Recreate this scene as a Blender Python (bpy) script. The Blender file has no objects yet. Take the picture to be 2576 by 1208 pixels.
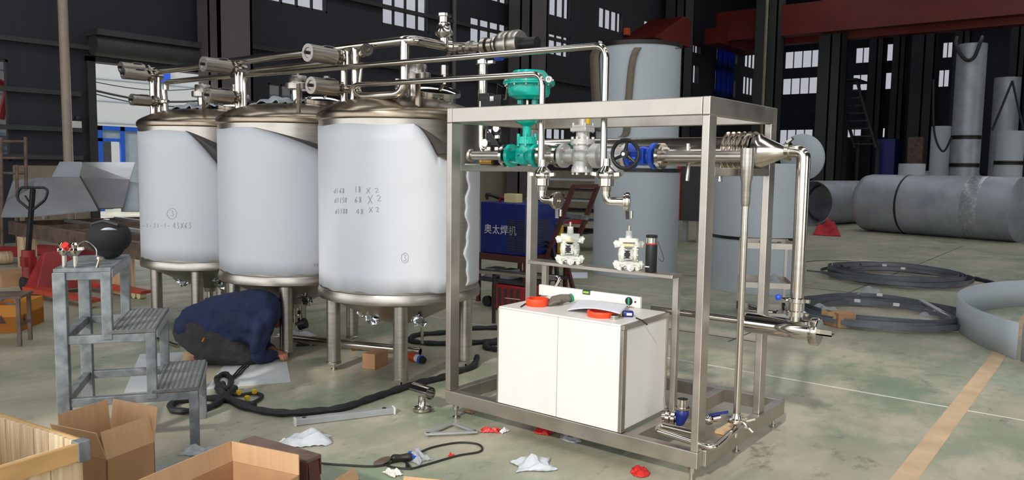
import bpy, bmesh, math, random
from math import sin, cos, pi, sqrt
from mathutils import Vector, Matrix, Euler, noise
random.seed(7)
S = bpy.context.scene
COL = S.collection
# ------------------------------------------------------------------ camera
F_PX, YAW, PITCH, ROLL, EYE = 1987.877, .6648, .0919, .0144, 1.6
fw = Vector((-sin(YAW)*cos(PITCH), cos(YAW)*cos(PITCH), -sin(PITCH)))
r0 = Vector((cos(YAW), sin(YAW), 0)); u0 = r0.cross(fw)
rt = r0*cos(ROLL)+u0*sin(ROLL); up = -r0*sin(ROLL)+u0*cos(ROLL)
cd = bpy.data.cameras.new('camera'); cam = bpy.data.objects.new('camera', cd); COL.objects.link(cam)
cd.sensor_width = 36; cd.sensor_fit = 'HORIZONTAL'; cd.lens = F_PX/2576*36; cd.clip_end = 400; cd.clip_start = .05
m = Matrix((rt, up, -fw)).transposed().to_4x4(); m.translation = (0, 0, EYE); cam.matrix_world = m
S.camera = cam
# ------------------------------------------------------------------ light
S.view_settings.view_transform = 'Standard'; S.view_settings.look = 'None'
S.view_settings.gamma = 1; S.view_settings.use_curve_mapping = False
S.view_settings.exposure = .0
w = bpy.data.worlds.new('World'); S.world = w; w.use_nodes = True
bg = w.node_tree.nodes['Background']; bg.inputs[0].default_value = (.93, .96, 1, 1); bg.inputs[1].default_value = 2.5
sd = bpy.data.lights.new('sun', 'SUN'); sun = bpy.data.objects.new('sun', sd); COL.objects.link(sun)
sun.rotation_euler = Vector((-.45, 1.61, -1)).to_track_quat('-Z', 'Y').to_euler(); sun.location = (0, -30, 30)
sd.energy = 2.3; sd.angle = math.radians(2.2); sd.color = (1, .95, .88)

for i, (x, y, ly, pw) in enumerate([(x_, *k_) for x_ in (-11, -4, 3, 10) for k_ in ((1.2, 11, 120), (27, 26, 55))]):   # overhead fill lamps added along the roof to brighten the floor
    ad = bpy.data.lights.new('roof_fill', 'AREA'); ao = bpy.data.objects.new('roof_fill', ad); COL.objects.link(ao)
    ad.shape = 'RECTANGLE'; ad.size = 1.6; ad.size_y = ly; ad.energy = pw; ad.color = (.94, .97, 1); ao.location = (x, y, 11.9)

def ray(px, py): return fw+rt*((px-1288)/F_PX)-up*((py-604)/F_PX)
EYEV = Vector((0, 0, EYE))
def gp(px, py, z=0.): d = ray(px, py); return EYEV+d*((z-EYE)/d.z)
def onX(px, py, X): d = ray(px, py); return EYEV+d*(X/d.x)
def onY(px, py, Y): d = ray(px, py); return EYEV+d*(Y/d.y)
def dep(px, py, t): return EYEV+ray(px, py)*t
# ------------------------------------------------------------------ mesh builder
V = Vector
def V3(p): return Vector((p[0], p[1], p[2]))
def frame(ax):
    ax = V3(ax).normalized(); a = Vector((0, 0, 1)) if abs(ax.z) < .9 else Vector((1, 0, 0))
    u = ax.cross(a).normalized(); return u, ax.cross(u).normalized(), ax
def fillet(pts, r, n=7, closed=False):
    pts = [V3(p) for p in pts]; out = []
    L = len(pts)
    for i, p in enumerate(pts):
        if not closed and i in (0, L-1): out.append(p); continue
        a = pts[i-1]; b = pts[(i+1) % L]
        d1 = (a-p); d2 = (b-p); l = min(r, d1.length*.49, d2.length*.49)
        A = p+d1.normalized()*l; B = p+d2.normalized()*l
        for k in range(n+1):
            t = k/n; out.append(A*(1-t)**2+p*2*t*(1-t)+B*t*t)
    return out
def spline(pts, n=8):
    P = [V3(p) for p in pts]; out = []
    for i in range(len(P)-1):
        p0 = P[max(i-1, 0)]; p1 = P[i]; p2 = P[i+1]; p3 = P[min(i+2, len(P)-1)]
        for k in range(n):
            t = k/n
            out.append(.5*((2*p1)+(p2-p0)*t+(2*p0-5*p1+4*p2-p3)*t*t+(3*p1-p0-3*p2+p3)*t**3))
    out.append(P[-1]); return out
class G:
    def __init__(s): s.v = []; s.f = []
    def add(s, vs, fs):
        o = len(s.v); s.v += [V3(p) for p in vs]; s.f += [tuple(i+o for i in f) for f in fs]; return s
    def box(s, x0, x1, y0, y1, z0, z1):
        return s.add([(x, y, z) for z in (z0, z1) for y in (y0, y1) for x in (x0, x1)],
                     [(0, 2, 3, 1), (4, 5, 7, 6), (0, 1, 5, 4), (2, 6, 7, 3), (0, 4, 6, 2), (1, 3, 7, 5)])
    def hexa(s, b, t):      # bottom quad, top quad (counter-clockwise)
        return s.add(list(b)+list(t), [(3, 2, 1, 0), (4, 5, 6, 7)]+[(i, (i+1) % 4, (i+1) % 4+4, i+4) for i in range(4)])
    def bar(s, p0, p1, w, h, upv=(0, 0, 1)):
        p0 = V3(p0); p1 = V3(p1); a = (p1-p0).normalized(); u = V3(upv)
        if abs(a.dot(u)) > .97: u = Vector((0, 1, 0))
        x = a.cross(u).normalized()*w/2; y = x.cross(a).normalized()*h/2
        q = [-x-y, x-y, x+y, -x+y]
        return s.hexa([p0+k for k in q], [p1+k for k in q])
    def cyl(s, p0, p1, r, r1=None, n=24, cap=True):
        p0 = V3(p0); p1 = V3(p1); r1 = r if r1 is None else r1; u, v, a = frame(p1-p0)
        R = [u*cos(2*pi*i/n)+v*sin(2*pi*i/n) for i in range(n)]
        fs = [(i, (i+1) % n, (i+1) % n+n, i+n) for i in range(n)]
        if cap: fs += [tuple(range(n-1, -1, -1)), tuple(range(n, 2*n))]
        return s.add([p0+k*r for k in R]+[p1+k*r1 for k in R], fs)
    def tube(s, pts, r, n=12, fil=None, closed=False, cap=True):
        P = [V3(p) for p in pts]
        if fil: P = fillet(P, fil, 7, closed)
        Q = [P[0]]
        for p in P[1:]:
            if (p-Q[-1]).length > 1e-5: Q.append(p)
        if closed and (Q[0]-Q[-1]).length < 1e-5: Q.pop()
        P = Q; L = len(P); T = []
        for i in range(L):
            a = P[(i-1) % L] if closed or i > 0 else P[i]; b = P[(i+1) % L] if closed or i < L-1 else P[i]
            T.append((b-a).normalized())
        u = frame(T[0])[0]; vs = []
        for i in range(L):
            u = (u-T[i]*u.dot(T[i])); u = u.normalized() if u.length > 1e-6 else frame(T[i])[0]
            v = T[i].cross(u); rr = r[i] if isinstance(r, (list, tuple)) else r
            vs += [P[i]+(u*cos(2*pi*k/n)+v*sin(2*pi*k/n))*rr for k in range(n)]
        fs = []
        for i in range(L if closed else L-1):
            j = (i+1) % L
            fs += [(i*n+k, i*n+(k+1) % n, j*n+(k+1) % n, j*n+k) for k in range(n)]
        if cap and not closed: fs += [tuple(range(n-1, -1, -1)), tuple(range((L-1)*n, L*n))]
        return s.add(vs, fs)
    def lathe(s, prof, o=(0, 0, 0), ax=(0, 0, 1), n=48, ang=(0, 2*pi)):
        u, v, a = frame(ax); o = V3(o); full = abs(ang[1]-ang[0]-2*pi) < 1e-6; m = n if full else n+1
        if abs(a.z) > .999: u = Vector((1, 0, 0)); v = Vector((0, 1, 0))*(1 if a.z > 0 else -1)
        vs = []
        for (r, h) in prof:
            for i in range(m):
                t = ang[0]+(ang[1]-ang[0])*i/n; vs.append(o+a*h+(u*cos(t)+v*sin(t))*max(r, 1e-5))
        fs = []
        for j in range(len(prof)-1):
            for i in range(n):
                k = (i+1) % m if full else i+1
                fs.append((j*m+i, j*m+k, (j+1)*m+k, (j+1)*m+i))
        return s.add(vs, fs)
    def ring(s, o, ax, r0, r1, h, n=40):   # annular disc: inner, outer radius, height along ax
        return s.lathe([(r0, 0), (r1, 0), (r1, h), (r0, h), (r0, 0)], o, ax, n)
    def disc(s, o, ax, r, h, n=36): o = V3(o); return s.cyl(o, o+V3(ax).normalized()*h, r, n=n)
    def ell(s, c, r, R=None, n=20, k=12):
        c = V3(c); vs = []
        for j in range(k+1):
            p = pi*j/k-pi/2
            for i in range(n):
                t = 2*pi*i/n; q = Vector((max(cos(p), 1e-4)*cos(t)*r[0], max(cos(p), 1e-4)*sin(t)*r[1], sin(p)*r[2]))
                vs.append(c+(R @ q if R else q))
        return s.add(vs, [(j*n+i, j*n+(i+1) % n, (j+1)*n+(i+1) % n, (j+1)*n+i) for j in range(k) for i in range(n)])
    def prism(s, poly, d):     # polygon (list of 3-D points) extruded along vector d
        P = [V3(p) for p in poly]; n = len(P); d = V3(d)
        return s.add(P+[p+d for p in P], [tuple(range(n-1, -1, -1)), tuple(range(n, 2*n))]+[(i, (i+1) % n, (i+1) % n+n, i+n) for i in range(n)])
    def sheet(s, fn, nu, nv, t=None):
        vs = [V3(fn(i/nu, j/nv)) for j in range(nv+1) for i in range(nu+1)]; q = nu+1
        return s.add(vs, [(j*q+i, j*q+i+1, (j+1)*q+i+1, (j+1)*q+i) for j in range(nv) for i in range(nu)])
    def bolts(s, o, ax, R, n, r, h, ph=0.):
        u, v, a = frame(ax); o = V3(o)
        for i in range(n):
            t = 2*pi*i/n+ph; c = o+(u*cos(t)+v*sin(t))*R
            s.cyl(c-a*h/2, c+a*h/2, r, n=6)
        return s
    def chain(s, pts, n=14):   # tapered capsules
        for (a, ra), (b, rb) in zip(pts, pts[1:]):
            s.cyl(a, b, ra, rb, n=n); 
        for a, ra in pts: s.ell(a, (ra, ra, ra), n=n, k=8)
        return s
    def xf(s, M): s.v = [M @ p for p in s.v]; return s
    def build(s, name, mt, parent=None, bev=0., smooth=True, local=False, solid=0., sub=0, voxel=0., ang=38, vc=None):
        vs = s.v; loc = None
        if parent is not None:
            if not local: Mi = TM[parent.name].inverted(); vs = [Mi @ p for p in vs]
        elif not local:
            xs = [p.x for p in vs]; ys = [p.y for p in vs]; zs = [p.z for p in vs]
            loc = Vector(((min(xs)+max(xs))/2, (min(ys)+max(ys))/2, min(zs))); vs = [p-loc for p in vs]
        me = bpy.data.meshes.new(name); me.from_pydata([tuple(p) for p in vs], [], s.f)
        bm = bmesh.new(); bm.from_mesh(me); bmesh.ops.remove_doubles(bm, verts=bm.verts, dist=2e-5)
        bmesh.ops.recalc_face_normals(bm, faces=bm.faces); bm.to_mesh(me); bm.free()
        if smooth:
            for p in me.polygons: p.use_smooth = True
            me.set_sharp_from_angle(angle=math.radians(ang))
        o = bpy.data.objects.new(name, me); COL.objects.link(o)
        for q in (mt if isinstance(mt, list) else [mt]): me.materials.append(q)
        if loc is not None: o.location = loc
        TM[o.name] = Matrix.Translation(loc) if loc is not None else Matrix.Identity(4)
        if parent is not None: o.parent = parent; TM[o.name] = TM[parent.name]
        if voxel:
            q = o.modifiers.new('remesh', 'REMESH'); q.mode = 'VOXEL'; q.voxel_size = voxel; q.use_smooth_shade = True
            q = o.modifiers.new('smooth', 'SMOOTH'); q.factor = .5; q.iterations = 6
        if solid: q = o.modifiers.new('solid', 'SOLIDIFY'); q.thickness = solid; q.offset = 0
        if sub: q = o.modifiers.new('sub', 'SUBSURF'); q.levels = sub; q.render_levels = sub
        if bev:
            q = o.modifiers.new('bevel', 'BEVEL'); q.width = bev; q.segments = 2; q.limit_method = 'ANGLE'; q.angle_limit = math.radians(40)
        return o
TM = {}
def tag(o, label, cat, group=None, kind=None):
    if label: o['label'] = label
    if cat: o['category'] = cat
    if group: o['group'] = group
    if kind: o['kind'] = kind
    return o
def thing(name, label, cat, loc=(0, 0, 0), rz=0, group=None):
    o = bpy.data.objects.new(name, None); COL.objects.link(o); o.empty_display_size = .1
    o.location = loc; o.rotation_euler = (0, 0, rz)
    TM[o.name] = Matrix.Translation(V3(loc)) @ Matrix.Rotation(rz, 4, 'Z')
    return tag(o, label, cat, group)
def struct(o, cat='structure'): o['kind'] = 'structure'; return o
def dup(root, loc=None, rz=None, label=None):
    r = root.copy(); COL.objects.link(r)
    if loc is not None: r.location = loc
    if rz is not None: r.rotation_euler = (0, 0, rz)
    if label: r['label'] = label
    TM[r.name] = Matrix.Translation(V3(r.location)) @ Matrix.Rotation(r.rotation_euler.z, 4, 'Z')
    for c in list(root.children):
        k = c.copy(); COL.objects.link(k); k.parent = r; TM[k.name] = TM[r.name]
        for g_ in list(c.children):
            d = g_.copy(); COL.objects.link(d); d.parent = k; TM[d.name] = TM[r.name]
    return r
# ------------------------------------------------------------------ materials
def lin(c): return tuple((x/12.92 if x <= .04045 else ((x+.055)/1.055)**2.4) for x in [k/255 for k in c])+(1,)
def mat(name, rgb, rough=.5, metal=0., var=.12, scale=6., stretch=(1, 1, 1), rvar=.1, bump=0., bscale=60., rgb2=None, spec=None, coat=0., trans=0., alpha=1., thr=(.35, .7)):
    m = bpy.data.materials.new(name); m.use_nodes = True; nt = m.node_tree; b = nt.nodes['Principled BSDF']
    c = lin(rgb); c2 = lin(rgb2) if rgb2 else tuple(x*(1-var) for x in c[:3])+(1,)
    tc = nt.nodes.new('ShaderNodeTexCoord'); mp = nt.nodes.new('ShaderNodeMapping'); mp.inputs['Scale'].default_value = stretch
    nt.links.new(tc.outputs['Object'], mp.inputs[0])
    n = nt.nodes.new('ShaderNodeTexNoise'); n.inputs['Scale'].default_value = scale; n.inputs['Detail'].default_value = 5
    nt.links.new(mp.outputs[0], n.inputs['Vector'])
    r = nt.nodes.new('ShaderNodeValToRGB'); r.color_ramp.elements[0].position = thr[0]; r.color_ramp.elements[1].position = thr[1]
    r.color_ramp.elements[0].color = c2; r.color_ramp.elements[1].color = c
    nt.links.new(n.outputs[0], r.inputs[0]); nt.links.new(r.outputs[0], b.inputs['Base Color'])
    mr = nt.nodes.new('ShaderNodeMapRange'); mr.inputs[3].default_value = max(rough-rvar, .02); mr.inputs[4].default_value = min(rough+rvar, 1)
    nt.links.new(n.outputs[0], mr.inputs[0]); nt.links.new(mr.outputs[0], b.inputs['Roughness'])
    b.inputs['Metallic'].default_value = metal
    if spec is not None: b.inputs['Specular IOR Level'].default_value = spec
    if coat: b.inputs['Coat Weight'].default_value = coat
    if trans: b.inputs['Transmission Weight'].default_value = trans
    b.inputs['Alpha'].default_value = alpha
    if bump:
        n2 = nt.nodes.new('ShaderNodeTexNoise'); n2.inputs['Scale'].default_value = bscale; nt.links.new(mp.outputs[0], n2.inputs['Vector'])
        bu = nt.nodes.new('ShaderNodeBump'); bu.inputs['Strength'].default_value = bump; bu.inputs['Distance'].default_value = .01
        nt.links.new(n2.outputs[0], bu.inputs['Height']); nt.links.new(bu.outputs[0], b.inputs['Normal'])
    return m
M = dict(
 steel=mat('polished_steel', (205, 198, 188), .17, 1, .1, 3, (1, 1, 8), .06),
 mirror=mat('mirror_steel', (215, 212, 208), .07, 1, .05, 4, rvar=.03),
 satin=mat('satin_steel', (190, 183, 174), .33, 1, .18, 5, (1, 1, 12), .08),
 brushed=mat('brushed_tube_steel', (196, 188, 178), .36, .95, .2, 3, (2, 2, 2), .1),
 weld=mat('heat_tinted_steel', (176, 160, 140), .3, 1, .35, 4, (1, 1, 3), .1),
 dark=mat('dark_steel', (70, 68, 66), .45, .8, .3, 6),
 film=mat('white_film', (220, 223, 229), .42, 0, .05, 1.3, (1, 1, .3), .06, spec=.4),
 filmback=mat('film_backing', (74, 70, 66), .4, 0, .3, 8),
 wallm=mat('dark_wall_panel', (47, 47, 55), .7, 0, .25, 3, (1, 8, .3), .1),
 wallblue=mat('dark_blue_panel', (47, 54, 68), .7, 0, .2, 3),
 frame=mat('window_frame', (52, 50, 52), .5),
 column=mat('column_paint', (98, 90, 92), .55, 0, .2, 2),
 columnd=mat('column_dark_paint', (62, 64, 64), .6, 0, .2, 2),
 cream=mat('cream_dado', (150, 138, 118), .8, 0, .25, 2),
 roof=mat('roof_sheet', (50, 50, 56), .8, 0, .3, 2),
 cranered=mat('crane_red_paint', (112, 30, 22), .5, 0, .25, 1.5),
 beige=mat('beige_pipe_paint', (170, 152, 136), .5, 0, .15, 3),
 greysheet=mat('grey_film_sheet', (190, 198, 204), .5, 0, .12, 1.2, (1, 1, .4), .08),
 greyspec=mat('grey_mill_steel', (172, 178, 186), .45, .3, .25, 2.5, (1, 1, 1), .1),
 hop=mat('mill_steel_sheet', (182, 184, 186), .42, .35, .25, 1.6, (1, 1, 1), .1),
 galv=mat('galvanised_steel', (150, 156, 158), .5, .35, .35, 14, (1, 1, 1), .12, rgb2=(108, 114, 118)),
 treadm=mat('tread_plate', (128, 128, 126), .45, .5, .3, 18),
 rust=mat('rusty_steel', (132, 110, 98), .65, .3, .5, 7),
 brown=mat('brown_primer', (92, 50, 44), .6, 0, .3, 8),
 teal=mat('teal_enamel', (0, 190, 172), .3, 0, .08, 5, coat=.3),
 silverp=mat('silver_paint', (205, 204, 200), .38, .45, .1, 12, bump=.15, bscale=120),
 bluep=mat('blue_enamel', (38, 84, 200), .35, 0, .1, 8),
 bluedk=mat('dark_blue_enamel', (22, 40, 120), .4, 0, .1, 8),
 black=mat('black_plastic', (26, 26, 28), .5, 0, .3, 8),
 hoodm=mat('black_hood_fabric', (26, 26, 28), .85, 0, .2, 9, bump=.2, bscale=60),
 rubber=mat('black_rubber', (34, 35, 36), .6, 0, .35, 9, bump=.3, bscale=40),
 white=mat('white_plastic', (229, 226, 221), .38, 0, .04, 2, (3, 3, .5), .05),
 whitem=mat('white_paint', (232, 230, 222), .4, 0, .05, 5),
 pump=mat('pump_plastic', (222, 224, 212), .35, 0, .08, 14),
 yellow=mat('yellow_plastic', (226, 182, 40), .4),
 cream2=mat('cream_plastic', (232, 214, 160), .4),
 orange=mat('orange_plastic', (236, 72, 28), .35, 0, .08, 5),
 orange2=mat('orange_tool', (226, 92, 40), .4),
 redp=mat('red_paint', (170, 38, 40), .4, 0, .25, 4),
 redjack=mat('pallet_red', (158, 44, 42), .45, 0, .35, 5),
 redor=mat('fork_orange_red', (206, 66, 38), .45, 0, .25, 7, rgb2=(150, 60, 44)),
 redcloth=mat('red_cloth', (190, 40, 48), .8, 0, .25, 2.5, bump=.2, bscale=7),
 redplas=mat('red_plastic_scrap', (212, 44, 40), .4),
 card=mat('cardboard', (190, 148, 108), .8, 0, .14, 5, rgb2=(172, 130, 92)),
 cardin=mat('cardboard_inside', (206, 166, 124), .85, 0, .1, 4, (14, 14, .4)),
 cardor=mat('orange_cardboard', (218, 142, 52), .7, 0, .15, 4),
 wood=mat('crate_wood', (234, 212, 174), .7, 0, .2, 5, (.6, 9, .6), rgb2=(190, 152, 108)),
 woodv=mat('crate_board_wood', (238, 220, 186), .7, 0, .2, 4, (9, 9, .5), rgb2=(196, 164, 122)),
 woodd=mat('crate_batten_wood', (206, 164, 106), .7, 0, .2, 5, (1, 1, 6)),
 paper=mat('paper', (236, 236, 244), .8, 0, .03),
 mat_=mat('white_board', (206, 208, 208), .75, 0, .1, 6, bump=.1, bscale=30),
 plastic=mat('crumpled_plastic', (198, 203, 208), .22, 0, .1, 10, bump=.5, bscale=26),
 foil=mat('foil', (214, 216, 220), .12, 1, .3, 14, bump=1., bscale=18),
 navy=mat('navy_cloth', (30, 42, 80), .8, 0, .35, 7, bump=.8, bscale=9, rgb2=(22, 32, 62)),
 trous=mat('charcoal_cloth', (58, 56, 56), .85, 0, .3, 9, bump=.8, bscale=10),
 skin=mat('skin', (176, 118, 92), .55, 0, .12, 12),
 shoe=mat('tan_shoe', (186, 156, 116), .75, 0, .2, 14),
 hair=mat('black_hair', (20, 19, 19), .6, 0, .3, 40, bump=.5, bscale=80),
 redcollar=mat('red_collar', (170, 40, 36), .8),
 facade=mat('pale_facade', (172, 174, 174), .8, 0, .05, 1, (.1, .1, 3)),
 asphalt=mat('yard_concrete', (150, 148, 140), .9, 0, .1, 1),
 boothblue=mat('booth_blue', (28, 84, 186), .5),
 boothgrey=mat('booth_grey', (150, 162, 176), .6),
 glove=mat('grey_glove', (122, 112, 102), .85, 0, .35, 14, bump=.6, bscale=40),
 green=mat('green_plastic', (40, 160, 110), .4),
 fluid=mat('level_vial_fluid', (150, 214, 60), .2),
 strap=mat('webbing_strap', (126, 116, 100), .8, 0, .2, 20),
 coil=mat('grey_rubber_strip', (118, 123, 130), .38, .2, .3, 5),
 darkgrey=mat('dark_grey_paint', (66, 66, 68), .6, 0, .3, 3),
 tapewrap=mat('clear_wrap', (170, 176, 180), .25, .2, .35, 16, bump=.5, bscale=20),
 pencil=mat('pencil_mark', (138, 142, 152), .8),
 inkred=mat('dark_red_print', (96, 52, 44), .7),
 labelw=mat('label_white', (228, 226, 220), .7),
 brass=mat('brass', (176, 134, 76), .35, .9),
 lineyel=mat('worn_yellow_paint', (212, 184, 150), .75, 0, .2, 5, rgb2=(190, 162, 128)),
 scr=mat('silver_sticker', (176, 172, 186), .4, .3),
)
# glass: thin pane, lightly dusty
def glassmat(name, t):
    m = bpy.data.materials.new(name); m.use_nodes = True; nt = m.node_tree; nt.nodes.clear()
    o = nt.nodes.new('ShaderNodeOutputMaterial'); a = nt.nodes.new('ShaderNodeBsdfTransparent'); g = nt.nodes.new('ShaderNodeBsdfGlossy'); x = nt.nodes.new('ShaderNodeMixShader')
    n = nt.nodes.new('ShaderNodeTexNoise'); n.inputs['Scale'].default_value = 2.; r = nt.nodes.new('ShaderNodeValToRGB')
    r.color_ramp.elements[0].color = (t*.94, t*.94, t*.97, 1); r.color_ramp.elements[1].color = (t, t, t*1.03, 1)
    nt.links.new(n.outputs[0], r.inputs[0]); nt.links.new(r.outputs[0], a.inputs[0])
    g.inputs['Roughness'].default_value = .1; x.inputs[0].default_value = .05
    nt.links.new(a.outputs[0], x.inputs[1]); nt.links.new(g.outputs[0], x.inputs[2]); nt.links.new(x.outputs[0], o.inputs[0]); return m
M['glass'] = glassmat('dusty_window_glass', .47)
def tarp(name, rgb):
    m = bpy.data.materials.new(name); m.use_nodes = True; nt = m.node_tree; b = nt.nodes['Principled BSDF']
    o = nt.nodes['Material Output']; t = nt.nodes.new('ShaderNodeBsdfTranslucent'); x = nt.nodes.new('ShaderNodeMixShader')
    w_ = nt.nodes.new('ShaderNodeTexWave'); w_.inputs['Scale'].default_value = 2; w_.bands_direction = 'Y'; r = nt.nodes.new('ShaderNodeValToRGB')
    c = lin(rgb); r.color_ramp.elements[0].color = tuple(k*.7 for k in c[:3])+(1,); r.color_ramp.elements[1].color = c
    nt.links.new(w_.outputs[0], r.inputs[0]); nt.links.new(r.outputs[0], t.inputs[0]); nt.links.new(r.outputs[0], b.inputs['Base Color'])
    x.inputs[0].default_value = .7; nt.links.new(b.outputs[0], x.inputs[1]); nt.links.new(t.outputs[0], x.inputs[2]); nt.links.new(x.outputs[0], o.inputs[0]); return m
M['tarp'] = tarp('blue_translucent_sheet', (40, 90, 190))
def clear(name, a=.45):
    m = M['plastic'].copy(); m.name = name; nt = m.node_tree; o = nt.nodes['Material Output']; b = nt.nodes['Principled BSDF']
    t = nt.nodes.new('ShaderNodeBsdfTransparent'); x = nt.nodes.new('ShaderNodeMixShader'); x.inputs[0].default_value = a
    nt.links.new(t.outputs[0], x.inputs[1]); nt.links.new(b.outputs[0], x.inputs[2]); nt.links.new(x.outputs[0], o.inputs[0]); return m
M['clearp'] = clear('clear_plastic_bag', .5)
# floor: worn green epoxy over concrete
def floormat():
    m = bpy.data.materials.new('worn_green_floor'); m.use_nodes = True; nt = m.node_tree; b = nt.nodes['Principled BSDF']; L = nt.links.new
    tc = nt.nodes.new('ShaderNodeTexCoord')
    def nz(sc, det, st=(1, 1, 1), rough=.6):
        mp = nt.nodes.new('ShaderNodeMapping'); mp.inputs['Scale'].default_value = st; L(tc.outputs['Object'], mp.inputs[0])
        n = nt.nodes.new('ShaderNodeTexNoise'); n.inputs['Scale'].default_value = sc; n.inputs['Detail'].default_value = det; n.inputs['Roughness'].default_value = rough; L(mp.outputs[0], n.inputs['Vector']); return n
    def ramp(n, p0, p1, c0, c1):
        r = nt.nodes.new('ShaderNodeValToRGB'); e = r.color_ramp.elements; e[0].position = p0; e[1].position = p1; e[0].color = c0; e[1].color = c1; L(n.outputs[0], r.inputs[0]); return r
    def mix(f, a, c, ty='MIX'):
        x = nt.nodes.new('ShaderNodeMix'); x.data_type = 'RGBA'; x.blend_type = ty
        if isinstance(f, float): x.inputs[0].default_value = f
        else: L(f.outputs[0], x.inputs[0])
        L(a.outputs[0] if hasattr(a, 'outputs') and a.type != 'MIX' else a.outputs[2], x.inputs[6])
        if isinstance(c, tuple): x.inputs[7].default_value = c
        else: L(c.outputs[0], x.inputs[7])
        return x
    base = ramp(nz(.55, 6), .35, .66, lin((128, 142, 118)), lin((180, 170, 150)))
    wear = ramp(nz(2.2, 10, (1, .55, 1), .72), .44, .62, (0, 0, 0, 1), (.8, .8, .8, 1))
    a = mix(wear, base, lin((192, 182, 162)))
    grn = ramp(nz(1.3, 8, (.6, 1.4, 1)), .55, .72, (0, 0, 0, 1), (.6, .6, .6, 1))
    c = mix(grn, a, lin((140, 160, 132)))
    spots = ramp(nz(5, 13, (1, .6, 1), .78), .56, .68, (0, 0, 0, 1), (.8, .8, .8, 1))
    d = mix(spots, c, lin((88, 88, 78)))
    brn = ramp(nz(.9, 9, (1, .5, 1), .65), .62, .76, (0, 0, 0, 1), (.4, .4, .4, 1))
    e = mix(brn, d, lin((150, 118, 96)))
    L(e.outputs[2], b.inputs['Base Color'])
    rr = ramp(nz(3, 6), .3, .7, (.32, .32, .32, 1), (.52, .52, .52, 1)); L(rr.outputs[0], b.inputs['Roughness'])
    return m
M['floor'] = floormat()
# ================================================================== setting
XW, YF, YN, XR, ZR = -17., 46., -5., 16., 12.
struct(G().box(XW-30, XR+1, YN-25, YF+1, -.1, 0).build('floor', M['floor'], smooth=False))
def cells(u0, u1, v0, v1, holes):
    us = sorted({u0, u1, *[h[0] for h in holes], *[h[1] for h in holes]}); vs = sorted({v0, v1, *[h[2] for h in holes], *[h[3] for h in holes]})
    us = [u for u in us if u0 <= u <= u1]; vs = [v for v in vs if v0 <= v <= v1]
    for a, b in zip(us, us[1:]):
        run = None
        for c, d in zip(vs, vs[1:]):
            cu, cv = (a+b)/2, (c+d)/2
            solid = not any(h[0] < cu < h[1] and h[2] < cv < h[3] for h in holes)
            if solid: run = (run[0], d) if run else (c, d)
            if (not solid or d == vs[-1]) and run: yield a, b, run[0], run[1]; run = None
wn = [0]; WM = .03
def window_X(h, panes=4, glass=True):      # window in the left wall: y0, y1, z0, z1
    wn[0] += 1; y0, y1, z0, z1 = h; g = G(); x0, x1 = XW-.09, XW-.01; t = .045
    g.box(x0, x1, y0, y1, z0, z0+t).box(x0, x1, y0, y1, z1-t, z1).box(x0, x1, y0, y0+t, z0, z1).box(x0, x1, y1-t, y1, z0, z1)
    for k in range(1, panes):
        y = y0+(y1-y0)*k/panes; g.box(x0, x1, y-.02, y+.02, z0, z1)
    o = struct(g.build('window_%d' % wn[0], M['frame']))
    if glass: G().box(XW-.055, XW-.045, y0+.02, y1-.02, z0+.02, z1-.02).build('pane', M['glass'], o)
    return o
def window_Y(h, panes=4):
    wn[0] += 1; a, b, z0, z1 = h; g = G(); y0, y1 = YF+.01, YF+.09; t = .04
    g.box(a, b, y0, y1, z0, z0+t).box(a, b, y0, y1, z1-t, z1).box(a, a+t, y0, y1, z0, z1).box(b-t, b, y0, y1, z0, z1)
    for k in range(1, panes):
        x = a+(b-a)*k/panes; g.box(x-.02, x+.02, y0, y1, z0, z1)
    o = struct(g.build('window_%d' % wn[0], M['frame']))
    G().box(a+.02, b-.02, YF+.045, YF+.055, z0+.02, z1-.02).build('pane', M['glass'], o)
    return o
def hx(x0, x1, yt, yb):
    a = onX((x0), yt, XW); xm = (x0+x1)/2; return (onX(x0, 300, XW).y, onX(x1, 300, XW).y, onX(xm, yb, XW).z, onX(xm, yt, XW).z)
def hy(x0, x1, yt, yb):
    xm = (x0+x1)/2; return (onY(x0, 300, YF).x, onY(x1, 300, YF).x, onY(xm, yb, YF).z, onY(xm, yt, YF).z)
door = (onX(238, 300, XW).y, onX(522, 300, XW).y, 0, onX(380, 172, XW).z)
hl = [hx(-60, 26, 146, 404), hx(672, 825, -40, 18), hx(961, 1078, -32, 72), hx(1180, 1276, 50, 118), hx(1180, 1276, -45, 1), hx(1358, 1431, -22, 42), hx(1358, 1431, 84, 140),
      hx(1500, 1561, 22, 76), hx(1500, 1561, 104, 150), hx(1613, 1662, 54, 92), hx(676, 742, 212, 262), hx(784, 812, 222, 262), hx(1356, 1430, 322, 352), hx(1728, 1758, 110, 133), hx(1725, 1755, 160, 209),
      hx(1797, 1838, 106, 156), hx(1795, 1836, 178, 230), hx(1844, 1852, 136, 160), hx(1842, 1850, 200, 246), hx(1868, 1905, 122, 172), hx(1866, 1900, 193, 240), hx(1240, 1290, 320, 352)]
hl = [(a, b, max(c, .02), d) for a, b, c, d in hl]
hf = [hy(1967, 2057, 127, 172), hy(1964, 2053, 195, 238), hy(1960, 2047, 325, 368), hy(2143, 2182, 119, 160), hy(2139, 2178, 187, 229), hy(2132, 2169, 323, 347), hy(2214, 2242, 110, 155), hy(2210, 2238, 182, 226), hy(2203, 2229, 321, 347),
      hy(2359, 2386, 106, 147), hy(2353, 2382, 175, 220), hy(2565, 2605, 86, 136), hy(2561, 2602, 164, 213), hy(2553, 2574, 316, 330)]
g = G()
for a, b, c, d in cells(YN, YF, 0, ZR, [door]+hl): g.box(XW-.2, XW, a, b, c, d)
struct(g.build('wall_left', M['wallm'], smooth=False))
g = G()
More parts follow.
